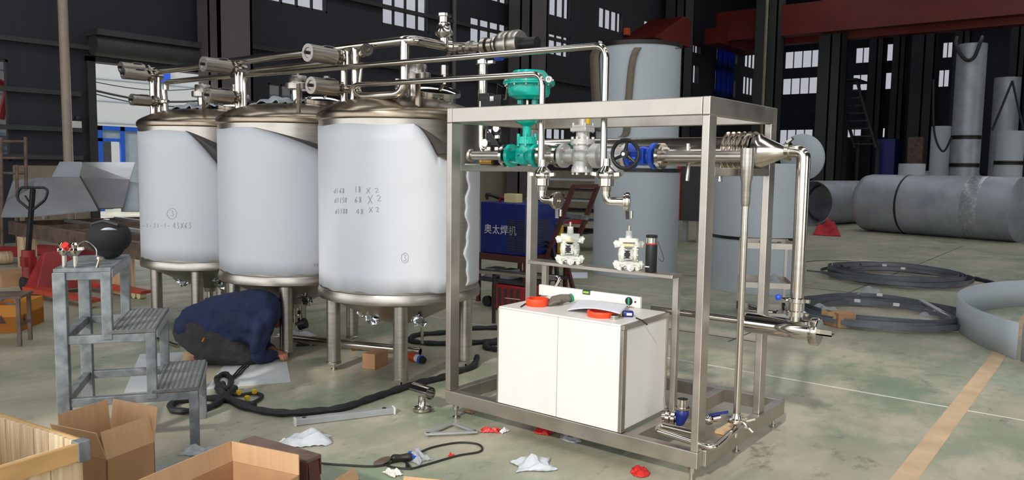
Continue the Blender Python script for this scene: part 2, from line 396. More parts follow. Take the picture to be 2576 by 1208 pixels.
for a, b, c, d in cells(XW-.2, XR, 0, ZR, hf): g.box(a, b, YF, YF+.2, c, d)
struct(g.build('wall_back', M['wallblue'], smooth=False))
for i, h in enumerate(hl): window_X(h, [1, 4, 4, 4, 4, 4, 4, 4, 4, 4, 2, 1, 4, 4, 4, 3, 3, 1, 1, 4, 4, 2][i])
for i, h in enumerate(hf): window_Y(h, [4, 4, 4, 2, 2, 2, 1, 1, 1, 2, 2, 2, 2, 1][i])
# bay doors behind the photographer; left bay and right wall openings added for fill light
g = G()
for a, b, c, d in cells(XW-.2, XR, 0, ZR, [(-15.5, -2.1, 0, 7.6), (-1.6, 10, 0, 7.9)]): g.box(a, b, YN-.2, YN, c, d)
struct(g.build('wall_front', M['wallm'], smooth=False))
g = G()
for a, b, c, d in cells(YN, YF, 0, ZR, [(-4, 6, 0, 6.5), (22, 28, 0, 5)]): g.box(XR, XR+.2, a, b, c, d)
struct(g.build('wall_right', M['wallm'], smooth=False))
struct(G().box(XW-.2, XR+.2, YN-.2, YF+.2, ZR, ZR+.2).build('ceiling', M['roof'], smooth=False))
struct(G().box(-17, -1.85, -15, YN-.2, 7.7, 7.9).build('trim_1', M['roof'], smooth=False))     # unseen canopy added to keep the sun off the left side
em = bpy.data.materials.new('added_glow_panel'); em.use_nodes = True; em.node_tree.nodes['Principled BSDF'].inputs['Emission Color'].default_value = (.94, .97, 1, 1); em.node_tree.nodes['Principled BSDF'].inputs['Emission Strength'].default_value = 2.
for i, x in enumerate((-11, -4, 3, 10)): struct(G().box(x-.8, x+.8, -4.3, 40, ZR-.05, ZR-.01).build('trim_%d' % (40+i), em, smooth=False))  # unseen glowing strips, added as a source for the fill lamps
g = G()
for a, b, c, d in cells(YN, YF, 0, 1.5, [(door[0], door[1], 0, 9), (hl[0][0], hl[0][1], 0, 9)]): g.box(XW, XW+.04, a, b, c, d)
struct(g.build('baseboard_left', M['cream'], smooth=False))
# girts on the left wall
for i, (z, y0, y1) in enumerate([(2.18, 2.5, door[0]-.3), (2.9, 2.5, door[0]-.3), (3.85, YN, 9.8), (1.62, 2.5, door[0]-.3)]):
    struct(G().box(XW, XW+.12, y0, y1, z, z+.09).build('trim_%d' % (2+i), M['columnd'], smooth=False))
for i, (z, y0, y1) in enumerate([(4.35, 10.9, 22), (6.0, 13.4, 22.), (4.75, 22.9, 33), (6.2, 22.9, 33), (4.9, 34, YF-1)]):
    struct(G().box(XW, XW+.14, y0, y1, z, z+.1).build('trim_%d' % (6+i), M['frame'], smooth=False))
# rolled shutter above the left door
o = tag(G().cyl((XW+.25, door[0]-.1, door[3]+.32), (XW+.25, door[1]+.2, door[3]+.32), .22, n=20).box(XW+.03, XW+.5, door[0]-.12, door[1]+.22, door[3]+.5, door[3]+.62).build('roller_shutter', M['darkgrey']), 'dark rolled up shutter housing above the bright left doorway', 'shutter')
struct(G().box(XW, XW+.12, door[0]-.16, door[0], 0, door[3]+.1).box(XW, XW+.12, door[1], door[1]+.16, 0, door[3]+.1).box(XW, XW+.12, door[0]-.16, door[1]+.16, door[3], door[3]+.12).build('door_1', M['frame'], smooth=False))
# columns
def hcol(x, y, s, mt, name, h=ZR-.02):
    return struct(G().box(x-s, x+s, y-s, y-s+.06, 0, h).box(x-s, x+s, y+s-.06, y+s, 0, h).box(x+s*.1-.04, x+s*.1+.04, y-s, y+s, 0, h).box(x+s-.06, x+s, y-s, y+s, 0, h).build(name, mt, smooth=False))
cols = [(570, .42), (1325, .46), (1702, .46)]
for i, (px, s) in enumerate(cols):
    hcol(XW+.75, onX(px, 300, XW+.75).y, s, M['column'] if i < 2 else M['columnd'], 'trim_%d' % (11+i))
for i, (px, Y, s) in enumerate([(1928, 36, .5), (2087, 38, .5), (2200, 43, .35), (2256, 43, .3), (2318, 42, .5), (2412, 43, .35), (2550, 42, .3)]):
    q = onY(px, 300, Y); hcol(q.x, Y, s, M['columnd'] if i < 2 else M['wallm'], 'trim_%d' % (14+i))
def pole(name, px, X, r, mt, label, z1=ZR, z0=0., px2=None):
    q = onX(px, 400, X); return tag(G().cyl((q.x, q.y, z0), (q.x, q.y, z1-.02), r, n=14).build(name, mt), label, 'pipe')
pole('downpipe', 172, -16, .085, M['beige'], 'thick beige vertical pipe left of the bright doorway')
pole('downpipe', 1290, XW+.25, .09, M['cream'], 'slim cream vertical pipe beside the brown column behind the tanks')
pole('downpipe', 1140, XW+.1, .07, M['column'], 'grey vertical pipe on the dark wall behind the tall vent valve')
pole('downpipe', 534, XW+.28, .08, M['column'], 'grey vertical conduit beside the column right of the doorway')
pole('downpipe', 1913, -13.2, .07, M['cream'], 'thin white vertical pipe left of the dark column behind the steel frame')
# crane
Yc = 36.; zb = onY(1900, 96, Yc).z
t = thing('overhead_crane', 'red travelling bridge crane spanning high across the far end', 'crane', (0, Yc, zb))
G().box(XW+.9, XR-.5, Yc, Yc+.6, zb, zb+1.35).build('bridge_girder', M['cranered'], t, smooth=False)
G().box(XW+.9, XR-.5, Yc+2.4, Yc+3.0, zb, zb+1.35).build('bridge_girder', M['cranered'], t, smooth=False)
G().box(XW+.7, XW+1.5, Yc-.8, Yc+3.8, zb-.2, zb+.5).build('end_carriage', M['cranered'], t, smooth=False)
G().box(XW+9, XW+11, Yc+.1, Yc+2.9, zb+1.36, zb+1.9).build('hoist_trolley', M['cranered'], t, smooth=False)
q = onX(1668, 90, XW+1.2)
tag(G().hexa([(XW+.03, q.y-1.5, q.z-.3), (XW+1.6, q.y-1.5, q.z-.3), (XW+1.6, q.y+1.7, q.z-.3), (XW+.03, q.y+1.7, q.z-.3)], [(XW+.03, q.y+1., q.z+.9), (XW+1.6, q.y+1., q.z+.9), (XW+1.6, q.y+1.7, q.z+.9), (XW+.03, q.y+1.7, q.z+.9)]).build('crane_bracket', M['cranered'], smooth=False), 'red wedge shaped crane bracket left of the dark upper column', 'bracket')
q = onX(1577, 80, XW+.1); tag(G().box(XW, XW+.2, q.y-.12, q.y+.12, q.z-.15, q.z+.15).build('alarm_box', M['orange2'], bev=.02), 'small orange box on the dark wall beside the high windows', 'alarm')
# roof trusses (dark, partly caught by the light)
for i, Y in enumerate((14, 22, 30, 38)):
    g = G().box(XW, XR, Y-.08, Y+.08, ZR-.3, ZR-.02).box(XW, XR, Y-.08, Y+.08, ZR-1.5, ZR-1.35)
    for k in range(22):
        x = XW+k*1.5; g.bar((x, Y, ZR-1.42), (x+.75, Y, ZR-.2), .08, .08).bar((x+.75, Y, ZR-.2), (x+1.5, Y, ZR-1.42), .08, .08)
    struct(g.build('trim_%d' % (21+i), M['frame'], smooth=False))
# blue sheets hung over two windows
for i, k in enumerate((15, 16)):
    a, b, c, d = hl[k]
    g = G().sheet(lambda u, v: (XW+.06+.03*sin(u*22), a-.1+(b-a+.2)*u, c-.3+(d-c+.5)*v), 30, 6)
    tag(g.build('blue_sheet', M['tarp'], solid=.006), ['upper blue plastic sheet hung over a window of the far left wall', 'lower blue plastic sheet hung over a window of the far left wall'][i], 'sheet', 'blue sheets over windows')
# dark steel stair towards the far wall
A = onY(2130, 330, 40); B = onY(2190, 330, 40)
t = thing('steel_ladder', 'dark inclined steel stair leaning by the far wall', 'stair', (A.x, 40, 0))
p0 = onY(2178, 372, 40); p1 = onY(2128, 200, 40); off = V((.95, 0, 0))
for o_ in (V((0, 0, 0)), off): G().bar(p0+o_-off*.5, p1+o_-off*.5, .1, .2, (0, 1, 0)).build('stringer', M['frame'], t, smooth=False)
for k in range(9):
    p = p0.lerp(p1, (k+.5)/9); G().box(p.x-.47, p.x+.47, 39.8, 40.2, p.z-.03, p.z+.03).build('tread', M['frame'], t, smooth=False)
G().box(p1.x-.8, p1.x+.6, 39.6, 41.6, p1.z-.1, p1.z).build('landing', M['frame'], t, smooth=False)
for o_ in (-.45, .45): G().box(p0.x+o_-.06, p0.x+o_+.06, 40.4, 40.5, 0, p0.z+.3).build('post', M['frame'], t, smooth=False)
# emergency light, and the outdoors seen through the left door and window
q = onX(187, 312, XW+.1)
t = thing('emergency_light', 'small white twin head emergency light right of the beige pipe', 'light', (XW, q.y, q.z))
G().box(XW+.02, XW+.14, q.y-.13, q.y+.13, q.z-.08, q.z+.06).build('housing', M['labelw'], t, bev=.01)
for s_ in (-.06, .06): G().ell((XW+.12, q.y+s_, q.z+.12), (.05, .05, .05)).build('lamp_head', M['darkgrey'], t)
struct(G().box(-60, XW-.2, -40, 80, -.12, -.02).build('trim_26', M['asphalt'], smooth=False))
t = thing('white_building', 'white building outside seen through the bright doorway', 'building', (-34, 20, 0))
g = G().box(-36, -34, -5, 30, 0, 6.1)
g.build('facade', M['facade'], t, smooth=False)
for z in (3.2, 4.1, 5.): G().box(-33.99, -33.97, -5, 30, z, z+.05).build('cladding_joint', M['boothgrey'], t, smooth=False)
G().box(-33.98, -33.9, 17.6, 18.55, 5.1, 5.6).build('sign_board', M['bluep'], t, smooth=False)
t = thing('site_booth', 'blue framed booth outside the bright doorway', 'booth', (-26, onX(290, 360, -26).y, 0))
ya, yb, yc, yd = onX(246, 360, -26).y, onX(304, 360, -26).y, onX(312, 360, -26).y, onX(352, 360, -26).y; zt = onX(290, 318, -26).z; zm = onX(290, 352, -26).z
G().box(-26.1, -26, ya, ya+.16, 0, zt).box(-26.1, -26, yb, yb+.14, 0, zt).box(-26.1, -26, ya, yd, zt-.14, zt).box(-26.1, -26, ya, yb, zm-.06, zm+.04).build('blue_frame', M['boothblue'], t, smooth=False)
G().box(-26.08, -26.04, yb+.14, yd, 0, zt-.14).build('side_panel', M['boothgrey'], t, smooth=False)
G().box(-26.08, -26.04, ya+.16, yb, zm, zt-.14).build('upper_panel', M['boothgrey'], t, smooth=False)
G().box(-27.2, -27.1, ya-.2, yb+.2, 0, zm).build('dark_interior', M['darkgrey'], t, smooth=False)
G().box(-27.05, -27.02, ya+.25, yb-.3, .9, zm-.25).build('inner_window', M['whitem'], t, smooth=False)
for k, (z0, z1) in enumerate([(218, 248), (226, 262), (198, 214)]):
    a = onX(200, z0, -24); b = onX(560, z1, -24)
    tag(G().tube([a+(b-a)*s_/10-V((0, 0, .25*sin(pi*s_/10))) for s_ in range(11)], [.035, .018, .015][k], 6).build('overhead_cable', M['black']), ['thicker black cable sagging across the bright doorway outside', 'thin cable just under the thicker one across the doorway', 'thin upper cable across the doorway'][k], 'cable')
# corrugated tank outside the small left window
q = onX(5, 350, -22); t = thing('water_tank', 'grey corrugated tank outside the leftmost window', 'tank', (-22, q.y, 0))
pr_ = [(.001, 2.25)]+[(1.0+.04*(k % 2), 2.25-.08*k) for k in range(29)]; G().lathe(pr_, (-22, q.y-.9, 0), n=32).build('tank_body', M['boothgrey'], t)
q = onX(10, 220, -24); tag(G().tube([onX(-60, 180, -24), onX(22, 215, -24), onX(2, 300, -24)], .09, 8, .3).build('red_bracket_arm', M['redp']), 'red painted steel arm outside the leftmost window', 'arm')
# scaffold frame by the left window
t = thing('scaffold_frame', 'thin grey steel scaffold frame leaning by the leftmost window', 'scaffold', onX(40, 640, -13.5))
for p in (6, 46, 68): G().tube([onX(p, 620, -13.5), onX(p-4, 345 if p != 46 else 415, -13.5)], .025, 8).build('upright', M['rust'], t)
for y in (356, 398, 436): G().tube([onX(0, y, -13.5), onX(66, y, -13.5)], .02, 8).build('rung', M['rust'], t)
# floor paint and joints
struct(G().box(-.90, -.785, -4, 20, .0005, .003).build('trim_27', M['lineyel'], smooth=False))
g = G()
for Y in (6.03, 9.02, 12): g.box(-10, 12, Y, Y+.012, .0005, .002)
struct(g.build('trim_28', M['labelw'], smooth=False))
g = G()
for Y in (7.15, 11.): g.box(-9, -2.6, Y, Y+.02, .0005, .002)
g.box(-2.9, -2.885, 7, 20, .0005, .002)
struct(g.build('trim_29', M['darkgrey'], smooth=False))
# ================================================================== tanks
TC = [(-4.45, 4.27), (-5.80, 4.27), (-7.15, 4.27)]; TR = .61
def tp(i, d, z, dr=0.):
    cx, cy = TC[i]; a = math.atan2(-cy, -cx)+d; return V((cx+(TR+dr)*cos(a), cy+(TR+dr)*sin(a), z))
PEEL = [(.16, .43, 1.675, .68, 1.70), (-.5, .46, 1.69, .53, 1.73), (-.3, .2, 1.54, .40, 1.70)]
POW = [1.5, 1.3, 1.25]
NAMES = ['large white film wrapped steel tank nearest the steel frame, pencilled with three rows of numbers',
         'middle white film wrapped steel tank, between the other two, film sagging along its right',
         'farthest left white film wrapped steel tank, large dark film corner peeled down']
zTOP = 1.885
TANK = []
def make_tank(i):
    cx, cy = TC[i]; t = thing('process_tank', NAMES[i], 'tank', (cx, cy, 0), 0, 'film wrapped steel tanks'); TANK.append(t)
    O = (cx, cy, 0)
    G().lathe([(TR-.003, .66), (TR, .70), (TR, 1.93)], O, n=96).build('shell', M['satin'], t)
    G().lathe([(.3, .60), (TR-.03, .598), (TR+.012, .615), (TR+.016, .65), (TR+.004, .685), (TR-.004, .69)], O, n=96).build('bottom_rim', M['satin'], t)
    G().lathe([(TR, 1.925), (TR+.012, 1.935), (TR+.016, 1.965), (TR+.002, 1.99), (TR-.03, 2.012), (.5, 2.05), (.4, 2.082), (.28, 2.108), (.14, 2.124), (0, 2.13)], O, n=96).build('dome', M['weld'], t)
    G().lathe([(TR-.05, .602), (.5, .57), (.36, .50), (.2, .42), (.06, .37), (.05, .33), (0, .33)], O, n=64).build('cone_bottom', M['satin'], t)
    for sx in (-1, 1):
        for sy in (-1, 1):
            x, y = cx+sx*.372, cy+sy*.352
            l = G().cyl((x, y, .055), (x, y, .64), .053, n=28).lathe([(.053, .052), (.059, .055), (.059, .07), (.053, .075)], (x, y, 0), n=28).build('leg', M['satin'], t)
            G().cyl((x, y, 0), (x, y, .012), .022, n=16).cyl((x, y, .01), (x, y, .06), .012, n=12).build('foot', M['steel'], l)
    # film
    d0, dC, zC, dE, zE = PEEL[i]
    def top(d):
        if d < d0: return zTOP+.006*sin(d*7)
        if d < dC: k = (d-d0)/(dC-d0); return zTOP-(zTOP-zC)*k**POW[i]
        return zC-.02+.01*sin(d*30)
    hi = [.74, 1.9, 1.9][i]
    def ff(u, v):
        d = -2.2+(hi+2.2)*u; zb = .70+.006*sin(d*9)+.004*sin(d*23); return tp(i, d, zb+(top(d)-zb)*v, .0035)
    G().sheet(ff, 150, 10).build('protective_film', M['film'], t, solid=.0015)
    if i == 0:
        G().sheet(lambda u, v: tp(i, .9+.03*sin(v*17)*(1-u)+.02*sin(v*41)*(1-u)+1.2*u, .72+.9*v, .0035), 20, 30).build('protective_film', M['film'], t, solid=.0015)
    def fl(u, v):
        dc = d0+(dC-d0)*u; k = u; zc = zTOP-(zTOP-zC)*k**POW[i]; de = d0+(dE-d0)*u; ze = zTOP-(zTOP-zE)*u**1.15
        w_ = v; return tp(i, dc+(de-dc)*w_, zc+(ze-zc)*w_, .006+.05*sin(pi*min(w_*.9+.1, 1))*u)
    G().sheet(fl, 24, 8).build('peeled_flap', M['filmback'], t, solid=.002)
    # manway at the back right of the dome
    c = V((cx+.12, cy+.2, 2.17)); ax = V((.25, -.1, 1)).normalized()
    mw = G().lathe([(.19, -.14), (.19, -.01), (.225, 0), (.225, .02), (.2, .03), (.13, .05), (0, .06)], c, ax, 40).build('manway', M['mirror'], t)
    G().lathe([(.225, -.008), (.24, -.004), (.24, .028), (.225, .03)], c, ax, 40).build('clamp_ring', M['steel'], mw)
    G().tube([c+V((.2, -.1, .0)), c+V((.27, -.13, .04)), c+V((.27, -.13, .14))], .014, 8).cyl(c+V((.27, -.13, .1)), c+V((.27, -.13, .17)), .03).build('clamp_handle', M['steel'], mw)
    # vent filter on its stem
    v0 = [onY(1043, 262, 4.2), onY(747, 268, 4.2), onY(509, 282, 4.2)][i]; vx, vy = v0.x, v0.y
    f = G().cyl((vx, vy, 2.0), (vx, vy, 2.24), .042, n=28).build('vent_stem', M['steel'], t)
    G().lathe([(.03, 2.22), (.10, 2.225), (.104, 2.23), (.104, 2.275), (.1, 2.28), (.075, 2.282), (.075, 2.335), (.07, 2.342), (0, 2.343)], (vx+.02, vy, 0), n=40).cyl((vx+.02, vy, 2.34), (vx+.02, vy, 2.36), .012).build('vent_filter', M['satin'], f)
    q = onY([1052, 752, 514][i], [288, 292, 296][i], 3.98); G().box(q.x-.018, q.x+.018, 3.97, 3.985, 1.985, 2.24).build('support_strip', M['weld'], t, smooth=False)
    # drain under the cone, crumpled foil
    G().cyl((cx, cy, .2), (cx, cy, .36), .03).cyl((cx, cy, .24), (cx, cy, .26), .05).build('drain_stub', M['steel'], t)
    random.seed(i+3)
    for k in range(3 if i == 0 else 2):
        a0 = [(-.05, -.3), (.28, -.12), (-.2, .2)][k]; px, py = cx+a0[0], cy+a0[1]; rs = [random.uniform(-.03, .03) for _ in range(200)]
        def fo(u, v, px=px, py=py, rs=rs):
            j = int(u*8)*9+int(v*8); return V((px-.09+.18*u+rs[j], py-.05+.1*v+rs[j+50]*.6, .53-.13*v*(1-.5*abs(u-.5))+rs[j+100]))
        G().sheet(fo, 8, 8).build('foil_scrap', M['foil'], t, smooth=False, solid=.001)
    if i > 0:   # torn film remnants lying on the dome
        def fr(u, v):
            x = cx-.4+.62*u; y = cy-.3+.35*v+.05*sin(u*9); r = min(math.hypot(x-cx, y-cy), .6)
            z = 2.135-.2*(r/.6)**2.2+.012+.03*(sin(u*11+v*4)*.5+.5)*(.3+v)+.02*sin(u*31+v*17); return V((x, y, z))
        G().sheet(fr, 26, 12).build('torn_film', M['greysheet'], t, solid=.002)
    return t
for i in range(3): make_tank(i)
# thin level tube hanging from the nearest tank
q = gp(1062, 882, .02); tag(G().cyl((q.x, q.y, .08), (q.x, q.y, .62), .013, n=14).build('drain_tube', M['steel'], TANK[0]), None, None)
# handwriting pencilled on the films
def cylhit(px, py, i):
    cx, cy = TC[i]; d = ray(px, py); R = TR+.0055; a = d.x**2+d.y**2; b = -2*(d.x*cx+d.y*cy); c = cx*cx+cy*cy-R*R
    t = (-b-sqrt(max(b*b-4*a*c, 0)))/(2*a); return EYEV+d*t
GL = {'d': [[(.9, .1), (.8, .95)], [(.82, .5), (.4, .45), (.1, .75), (.4, 1), (.8, .8)]], '1': [[(.5, 0), (.42, 1)]], '6': [[(.8, .05), (.3, .4), (.15, .8), (.45, 1), (.8, .75), (.5, .55), (.2, .75)]],
      '8': [[(.7, .12), (.35, .08), (.25, .3), (.7, .6), (.75, .88), (.4, 1), (.2, .8), (.65, .45), (.8, .2), (.7, .12)]], '5': [[(.85, .05), (.3, .05), (.25, .45), (.7, .5), (.75, .85), (.2, 1)]],
      '0': [[(.5, .05), (.15, .35), (.2, .85), (.55, 1), (.85, .65), (.8, .2), (.5, .05)]], 'x': [[(.1, .1), (.9, .95)], [(.95, 0), (.05, 1)]], '2': [[(.1, .2), (.5, .0), (.85, .25), (.3, .95), (.95, .9)]],
      '4': [[(.7, 1), (.72, .05), (.1, .7), (.95, .68)]], '3': [[(.15, .05), (.8, .08), (.4, .42), (.8, .7), (.55, 1), (.1, .92)]], 'o': [[(.5, .0), (.1, .2), (0, .55), (.2, .9), (.55, 1), (.9, .8), (1, .4), (.8, .1), (.5, 0)]],
      '-': [[(.1, .6), (.8, .55)]], ' ': []}
def scribble(i, lines, r=.0016):
    g = G()
    for (s_, x, y, w_, h_) in lines:
        for k, ch in enumerate(s_):
            for st in GL[ch]:
                P = [cylhit(x+k*w_+a*w_*.78, y+b*h_, i) for a, b in st]; g.tube(P, r, 5)
    g.build('pencil_marks', M['pencil'], TANK[i])
scribble(0, [('d168', 840, 473, 7, 13), ('18', 892, 468, 9, 16), ('x', 921, 472, 14, 15), ('2', 942, 473, 14, 12), ('d1150', 841, 497, 6.6, 13), ('68', 892, 495, 10, 15), ('x', 925, 491, 16, 22), ('2', 946, 491, 17, 16),
             ('d1108', 843, 525, 6.5, 13), ('48', 895, 525, 11, 14), ('x', 928, 521, 13, 14), ('2', 944, 521, 13, 13)])
scribble(0, [('o', 1009, 636, 24, 26), ('3', 1014, 641, 12, 16)], .0013)
scribble(1, [('444', 788, 662, 7, 9)], .0014)
scribble(2, [('o', 420, 524, 32, 28), ('3', 428, 530, 14, 14), ('-1-31-1-', 358, 562, 9, 11), ('43x63', 434, 560, 10, 15)], .0015)
# ================================================================== overhead pipework
YH, YB = 3.9, 4.32
t = thing('overhead_pipework', 'polished steel header pipework running above the three tanks to the steel frame', 'pipework', (-5.8, YH, 2.0))
ZH = 2.46
Cn = onY(1035, 103, YH); XB = onY(1215, 200, YB).x
G().tube([(-7.46, YH, ZH), (Cn.x, YH, ZH), (Cn.x, YB, ZH)], .034, 16, .09).build('header_pipe', M['steel'], t)
G().tube([(-7.25, YH+.02, ZH-.30+.12), (-7.25, YH+.02, ZH-.11), (-7.0, YH+.02, ZH-.11), (-6.15, YH+.02, ZH-.11)], .024, 14, .07).build('second_header_pipe', M['steel'], t)
G().tube([(-5.93, YH+.02, ZH-.12), (-5.8, YH+.02, ZH-.09), (-4.8, YH+.02, ZH-.09), (-4.66, YH+.02, ZH-.09)], .024, 14, .06).build('second_header_pipe', M['steel'], t)
for k, (x, z0, z1, r) in enumerate([(-7.45, 2.0, ZH, .032), (-7.34, 2.0, ZH-.06, .018), (-7.25, 2.0, ZH-.18, .026), (-6.03, 1.97, ZH, .03), (-5.97, 2.0, ZH-.1, .02), (-4.66, 1.99, ZH, .027), (-4.62, 2.3, ZH, .024)]):
    G().cyl((x, YH+(.02 if k in (2,) else 0), z0), (x, YH, z1), r, n=18).build('drop_pipe', M['steel'], t)
ul, ur, ub = -4.53, onY(1018, 200, YH).x, onY(955, 240, YH).z
G().tube([(ul, YH, ZH), (ul, YH, ub), (ur, YH, ub), (ur, YH, ZH)], .032, 16, .1).build('u_bend_pipe', M['steel'], t)
G().tube([((ul+ur)/2+.08, YH+.1, ub-.08), ((ul+ur)/2+.08, YH+.1, ub+.12)], .02, 12).build('gauge_stub', M['steel'], t)
def actuator(px0, py0, px1, py1, Yp, label, L=.2, r=.06):
    b = onY(px1, py1, Yp); a = b+V((0, -L-.1, 0))
    v = G().cyl(b+V((0, .06, 0)), b+V((0, -.06, 0)), .034, n=18).ring(b+V((0, -.07, 0)), (0, 1, 0), .01, .052, .02).build('butterfly_valve', M['steel'], t)
    G().cyl(a, b+V((0, -.1, 0)), r, n=32).lathe([(0, -.004), (r*.55, -.004), (r*.62, -.012), (r*1.02, -.012), (r*1.03, .012), (r, .014)], a, (0, 1, 0), 32).cyl(b+V((0, -.1, 0)), b, .02).build('actuator', M['satin'], v)
    G().cyl(a+V((0, -.035, 0)), a, .012, n=10).build('indicator_pin', M['black'], v)
    G().box(b.x-.035, b.x+.035, b.y-.2, b.y-.12, b.z+r-.001, b.z+r+.002).build('sticker', M['scr'], v, smooth=False)
actuator(340, 165, 386, 178, YH, '', .2, .052); actuator(345, 188, 392, 193, YH, '', .2, .052); actuator(360, 252, 402, 256, YH, '', .16, .052)
actuator(560, 162, 602, 172, YH, '', .22); actuator(565, 238, 606, 246, YH, '', .2, .062)
actuator(825, 138, 866, 146, YH, '', .22, .062); actuator(830, 217, 868, 224, YH, '', .2, .06)
for x, z in [(-7.45, 2.17), (-7.25, 2.17), (-6.03, 2.16), (-4.66, 2.17), (-6.03, 2.40), (-4.66, 2.4), (-7.45, 2.4)]:
    G().lathe([(.03, -.02), (.042, -.016), (.046, 0), (.042, .016), (.03, .02)], (x, YH, z), n=20).box(x+.04, x+.075, YH-.012, YH+.012, z-.01, z+.01).build('clamp', M['steel'], t)
# little sample valve with a red tip, end stub in front of the header
q = onY(912, 135, YH); G().lathe([(.024, .0), (.028, 0), (.028, .12), (.044, .122), (.044, .14), (.024, .14), (.024, 0)], q, (.3, -.16, .03), 28).build('branch_stub', M['steel'], t)
a = onY(910, 165, YH-.02); b = onY(905, 212, YH-.02)
v = G().tube([a, b], .012, 10).build('sample_rod', M['steel'], t); G().cyl(a+V((0, 0, -.01)), a+V((0, 0, .02)), .016).build('red_tip', M['redplas'], v)
# cluster: flange, check valve with vent on top, actuated valve with black end
z = ZH; x0 = Cn.x
G().tube([(x0, YB-.05, z), (x0+.08, YB, z), (x0+.2, YB, z-.01)], .03, 14).build('branch_pipe', M['steel'], t)
G().ring((x0-.02, YB-.06, z), (.5, 1, 0), .03, .07, .03).build('flange', M['steel'], t)
vx, vy = onY(1117, 90, YB-.1).x, YB-.1
G().lathe([(.03, z), (.034, z+.05), (.062, z+.075), (.066, z+.09), (.05, z+.12), (.05, z+.15), (.042, z+.16), (.042, z+.2), (.052, z+.203), (.052, z+.222), (.03, z+.224)], (vx, vy, 0), n=32).build('vent_valve', M['steel'], t)
for px, r, w_ in [(1163, .035, .05), (1185, .048, .03), (1200, .03, .06), (1222, .058, .035), (1238, .05, .04), (1252, .062, .02)]:
    p = onY(px, 108, YB); G().cyl((p.x-w_/2, YB, z-.015), (p.x+w_/2, YB, z-.015), r, n=28).build('valve_section', M['satin'], t)
p = onY(1262, 108, YB).x; p2 = onY(1312, 108, YB).x; p3 = onY(1352, 108, YB).x
act = G().lathe([(.05, 0), (.085, .005), (.09, .02), (.09, .075), (.083, .085), (.09, .095), (.09, p2-p-.02), (.08, p2-p), (.03, p2-p)], (p, YB, z-.02), (1, 0, 0), 40).build('large_actuator', M['satin'], t)
G().cyl((p2-.01, YB, z-.03), (p3, YB, z-.03), .045, .04, n=24).build('black_end_cap', M['black'], act)
G().cyl((p-.03, YB-.02, z-.10), (p+.02, YB-.02, z-.10), .03).build('blue_body', M['bluep'], t)
G().tube([(XB, YB, z-.02), (XB, YB, 1.70), (XB+.12, YB, 1.70)], .034, 16, .09).build('down_pipe', M['steel'], t)
G().ring((XB, YB, z-.14), (0, 0, 1), .03, .055, .025).box(XB+.05, XB+.1, YB-.015, YB+.015, z-.14, z-.12).build('clamp', M['steel'], t)
# the two small supply pipes
for nm, px0, y0, px1, ytop, Yt in [('long upper thin steel pipe from the middle tank ending right of the silver valve', 1525, 445, 615, 190, 3.9), ('lower thin steel pipe from the near tank dropping in front of the teal valve', 1365, 445, 887, 214, 3.88)]:
    e = onY(px0, y0, 3.78); k = onY(px0, 114 if px0 > 1500 else 186, 3.78); a = onY(px1, ytop, Yt); zt_ = a.z
    t = thing('supply_pipe', nm, 'pipe', (e.x, e.y, e.z), 0, 'thin supply pipes')
    G().tube([(a.x, a.y, 2.0), (a.x, a.y, zt_), (k.x, 3.78, k.z), (k.x, 3.78, e.z)], .019, 16, .07).build('pipe', M['steel'], t)
    f = G().lathe([(.019, .1), (.022, .06), (.05, .03), (.056, .02), (.056, .005), (.05, 0), (.042, -.01), (.042, -.05), (.03, -.055), (.028, -.08)], e+V((0, 0, .0)), n=32).build('ferrule_union', M['steel'], t)
    for sx in (-1, 1): G().bar(e+V((sx*.05, 0, .012)), e+V((sx*.088, 0, .016)), .022, .02).build('clamp_lug', M['steel'], f)
    d = V((.62, -.1, 0)).normalized() if px0 < 1500 else V((.5, .25, 0)).normalized()
    G().tube([e+V((0, 0, -.06)), e+V((0, 0, -.135)), e+V((0, 0, -.135))+d*.12], .024, 14, .06).build('elbow', M['steel'], t)
    c = e+V((0, 0, -.135))+d*.12; G().ring(c-d*.02, d, .018, .045, .012).ring(c+d*.002, d, .018, .045, .012).build('open_ferrule', M['steel'], t)
    G().lathe([(.044, -.012), (.052, -.008), (.052, .008), (.044, .012)], c, d, 28).bar(c+V((0, 0, -.045)), c+V((.01, -.01, -.10)), .018, .012).bar(c+V((.03, 0, -.05)), c+V((.03, 0, -.09)), .01, .01).build('loose_clamp', M['steel'], t)
# ================================================================== steel skid
X0, X1, Y0, Y1, YB1 = -3.351, -1.629, 3.609, 4.52, 4.874; ZB, ZT0, ZT = .10, .185, 1.956
sk = thing('equipment_skid', 'large brushed steel box section frame standing on six small feet', 'frame', (-2.49, 4.06, 0))
def rail(name, *b): return G().box(*b).build(name, M['brushed'], sk, bev=.004, smooth=False)
for x in (X0, X1-.04):
    for y in (Y0, Y1-.085): rail('post', x, x+.04, y, y+.085, ZT0, ZT-.09)
    rail('top_rail', x, x+.04, Y0, Y1, ZT-.09, ZT); rail('base_rail', x, x+.06, Y0+.06, YB1-.06, ZB, ZT0)
for y in (Y0, Y1-.04): rail('top_rail', X0+.041, X1-.041, y, y+.04, ZT-.089, ZT-.001)
for y in (Y0, YB1-.06): rail('base_rail', X0, X1, y, y+.06, ZB, ZT0)
for x in (X0, X1-.04): rail('cross_bar', x, x+.04, Y0+.086, Y1-.086, 1.57, 1.612)
rail('base_cross_member', X0+.43, X0+.49, Y0+.06, YB1-.06, ZB, ZT0-.001); rail('base_cross_member', X0+1.29, X0+1.35, Y0+.06, YB1-.06, ZB, ZT0-.001)
rail('base_cross_member', X1-.42, X1-.06, 4.05, 4.1, ZB, ZT0-.002)
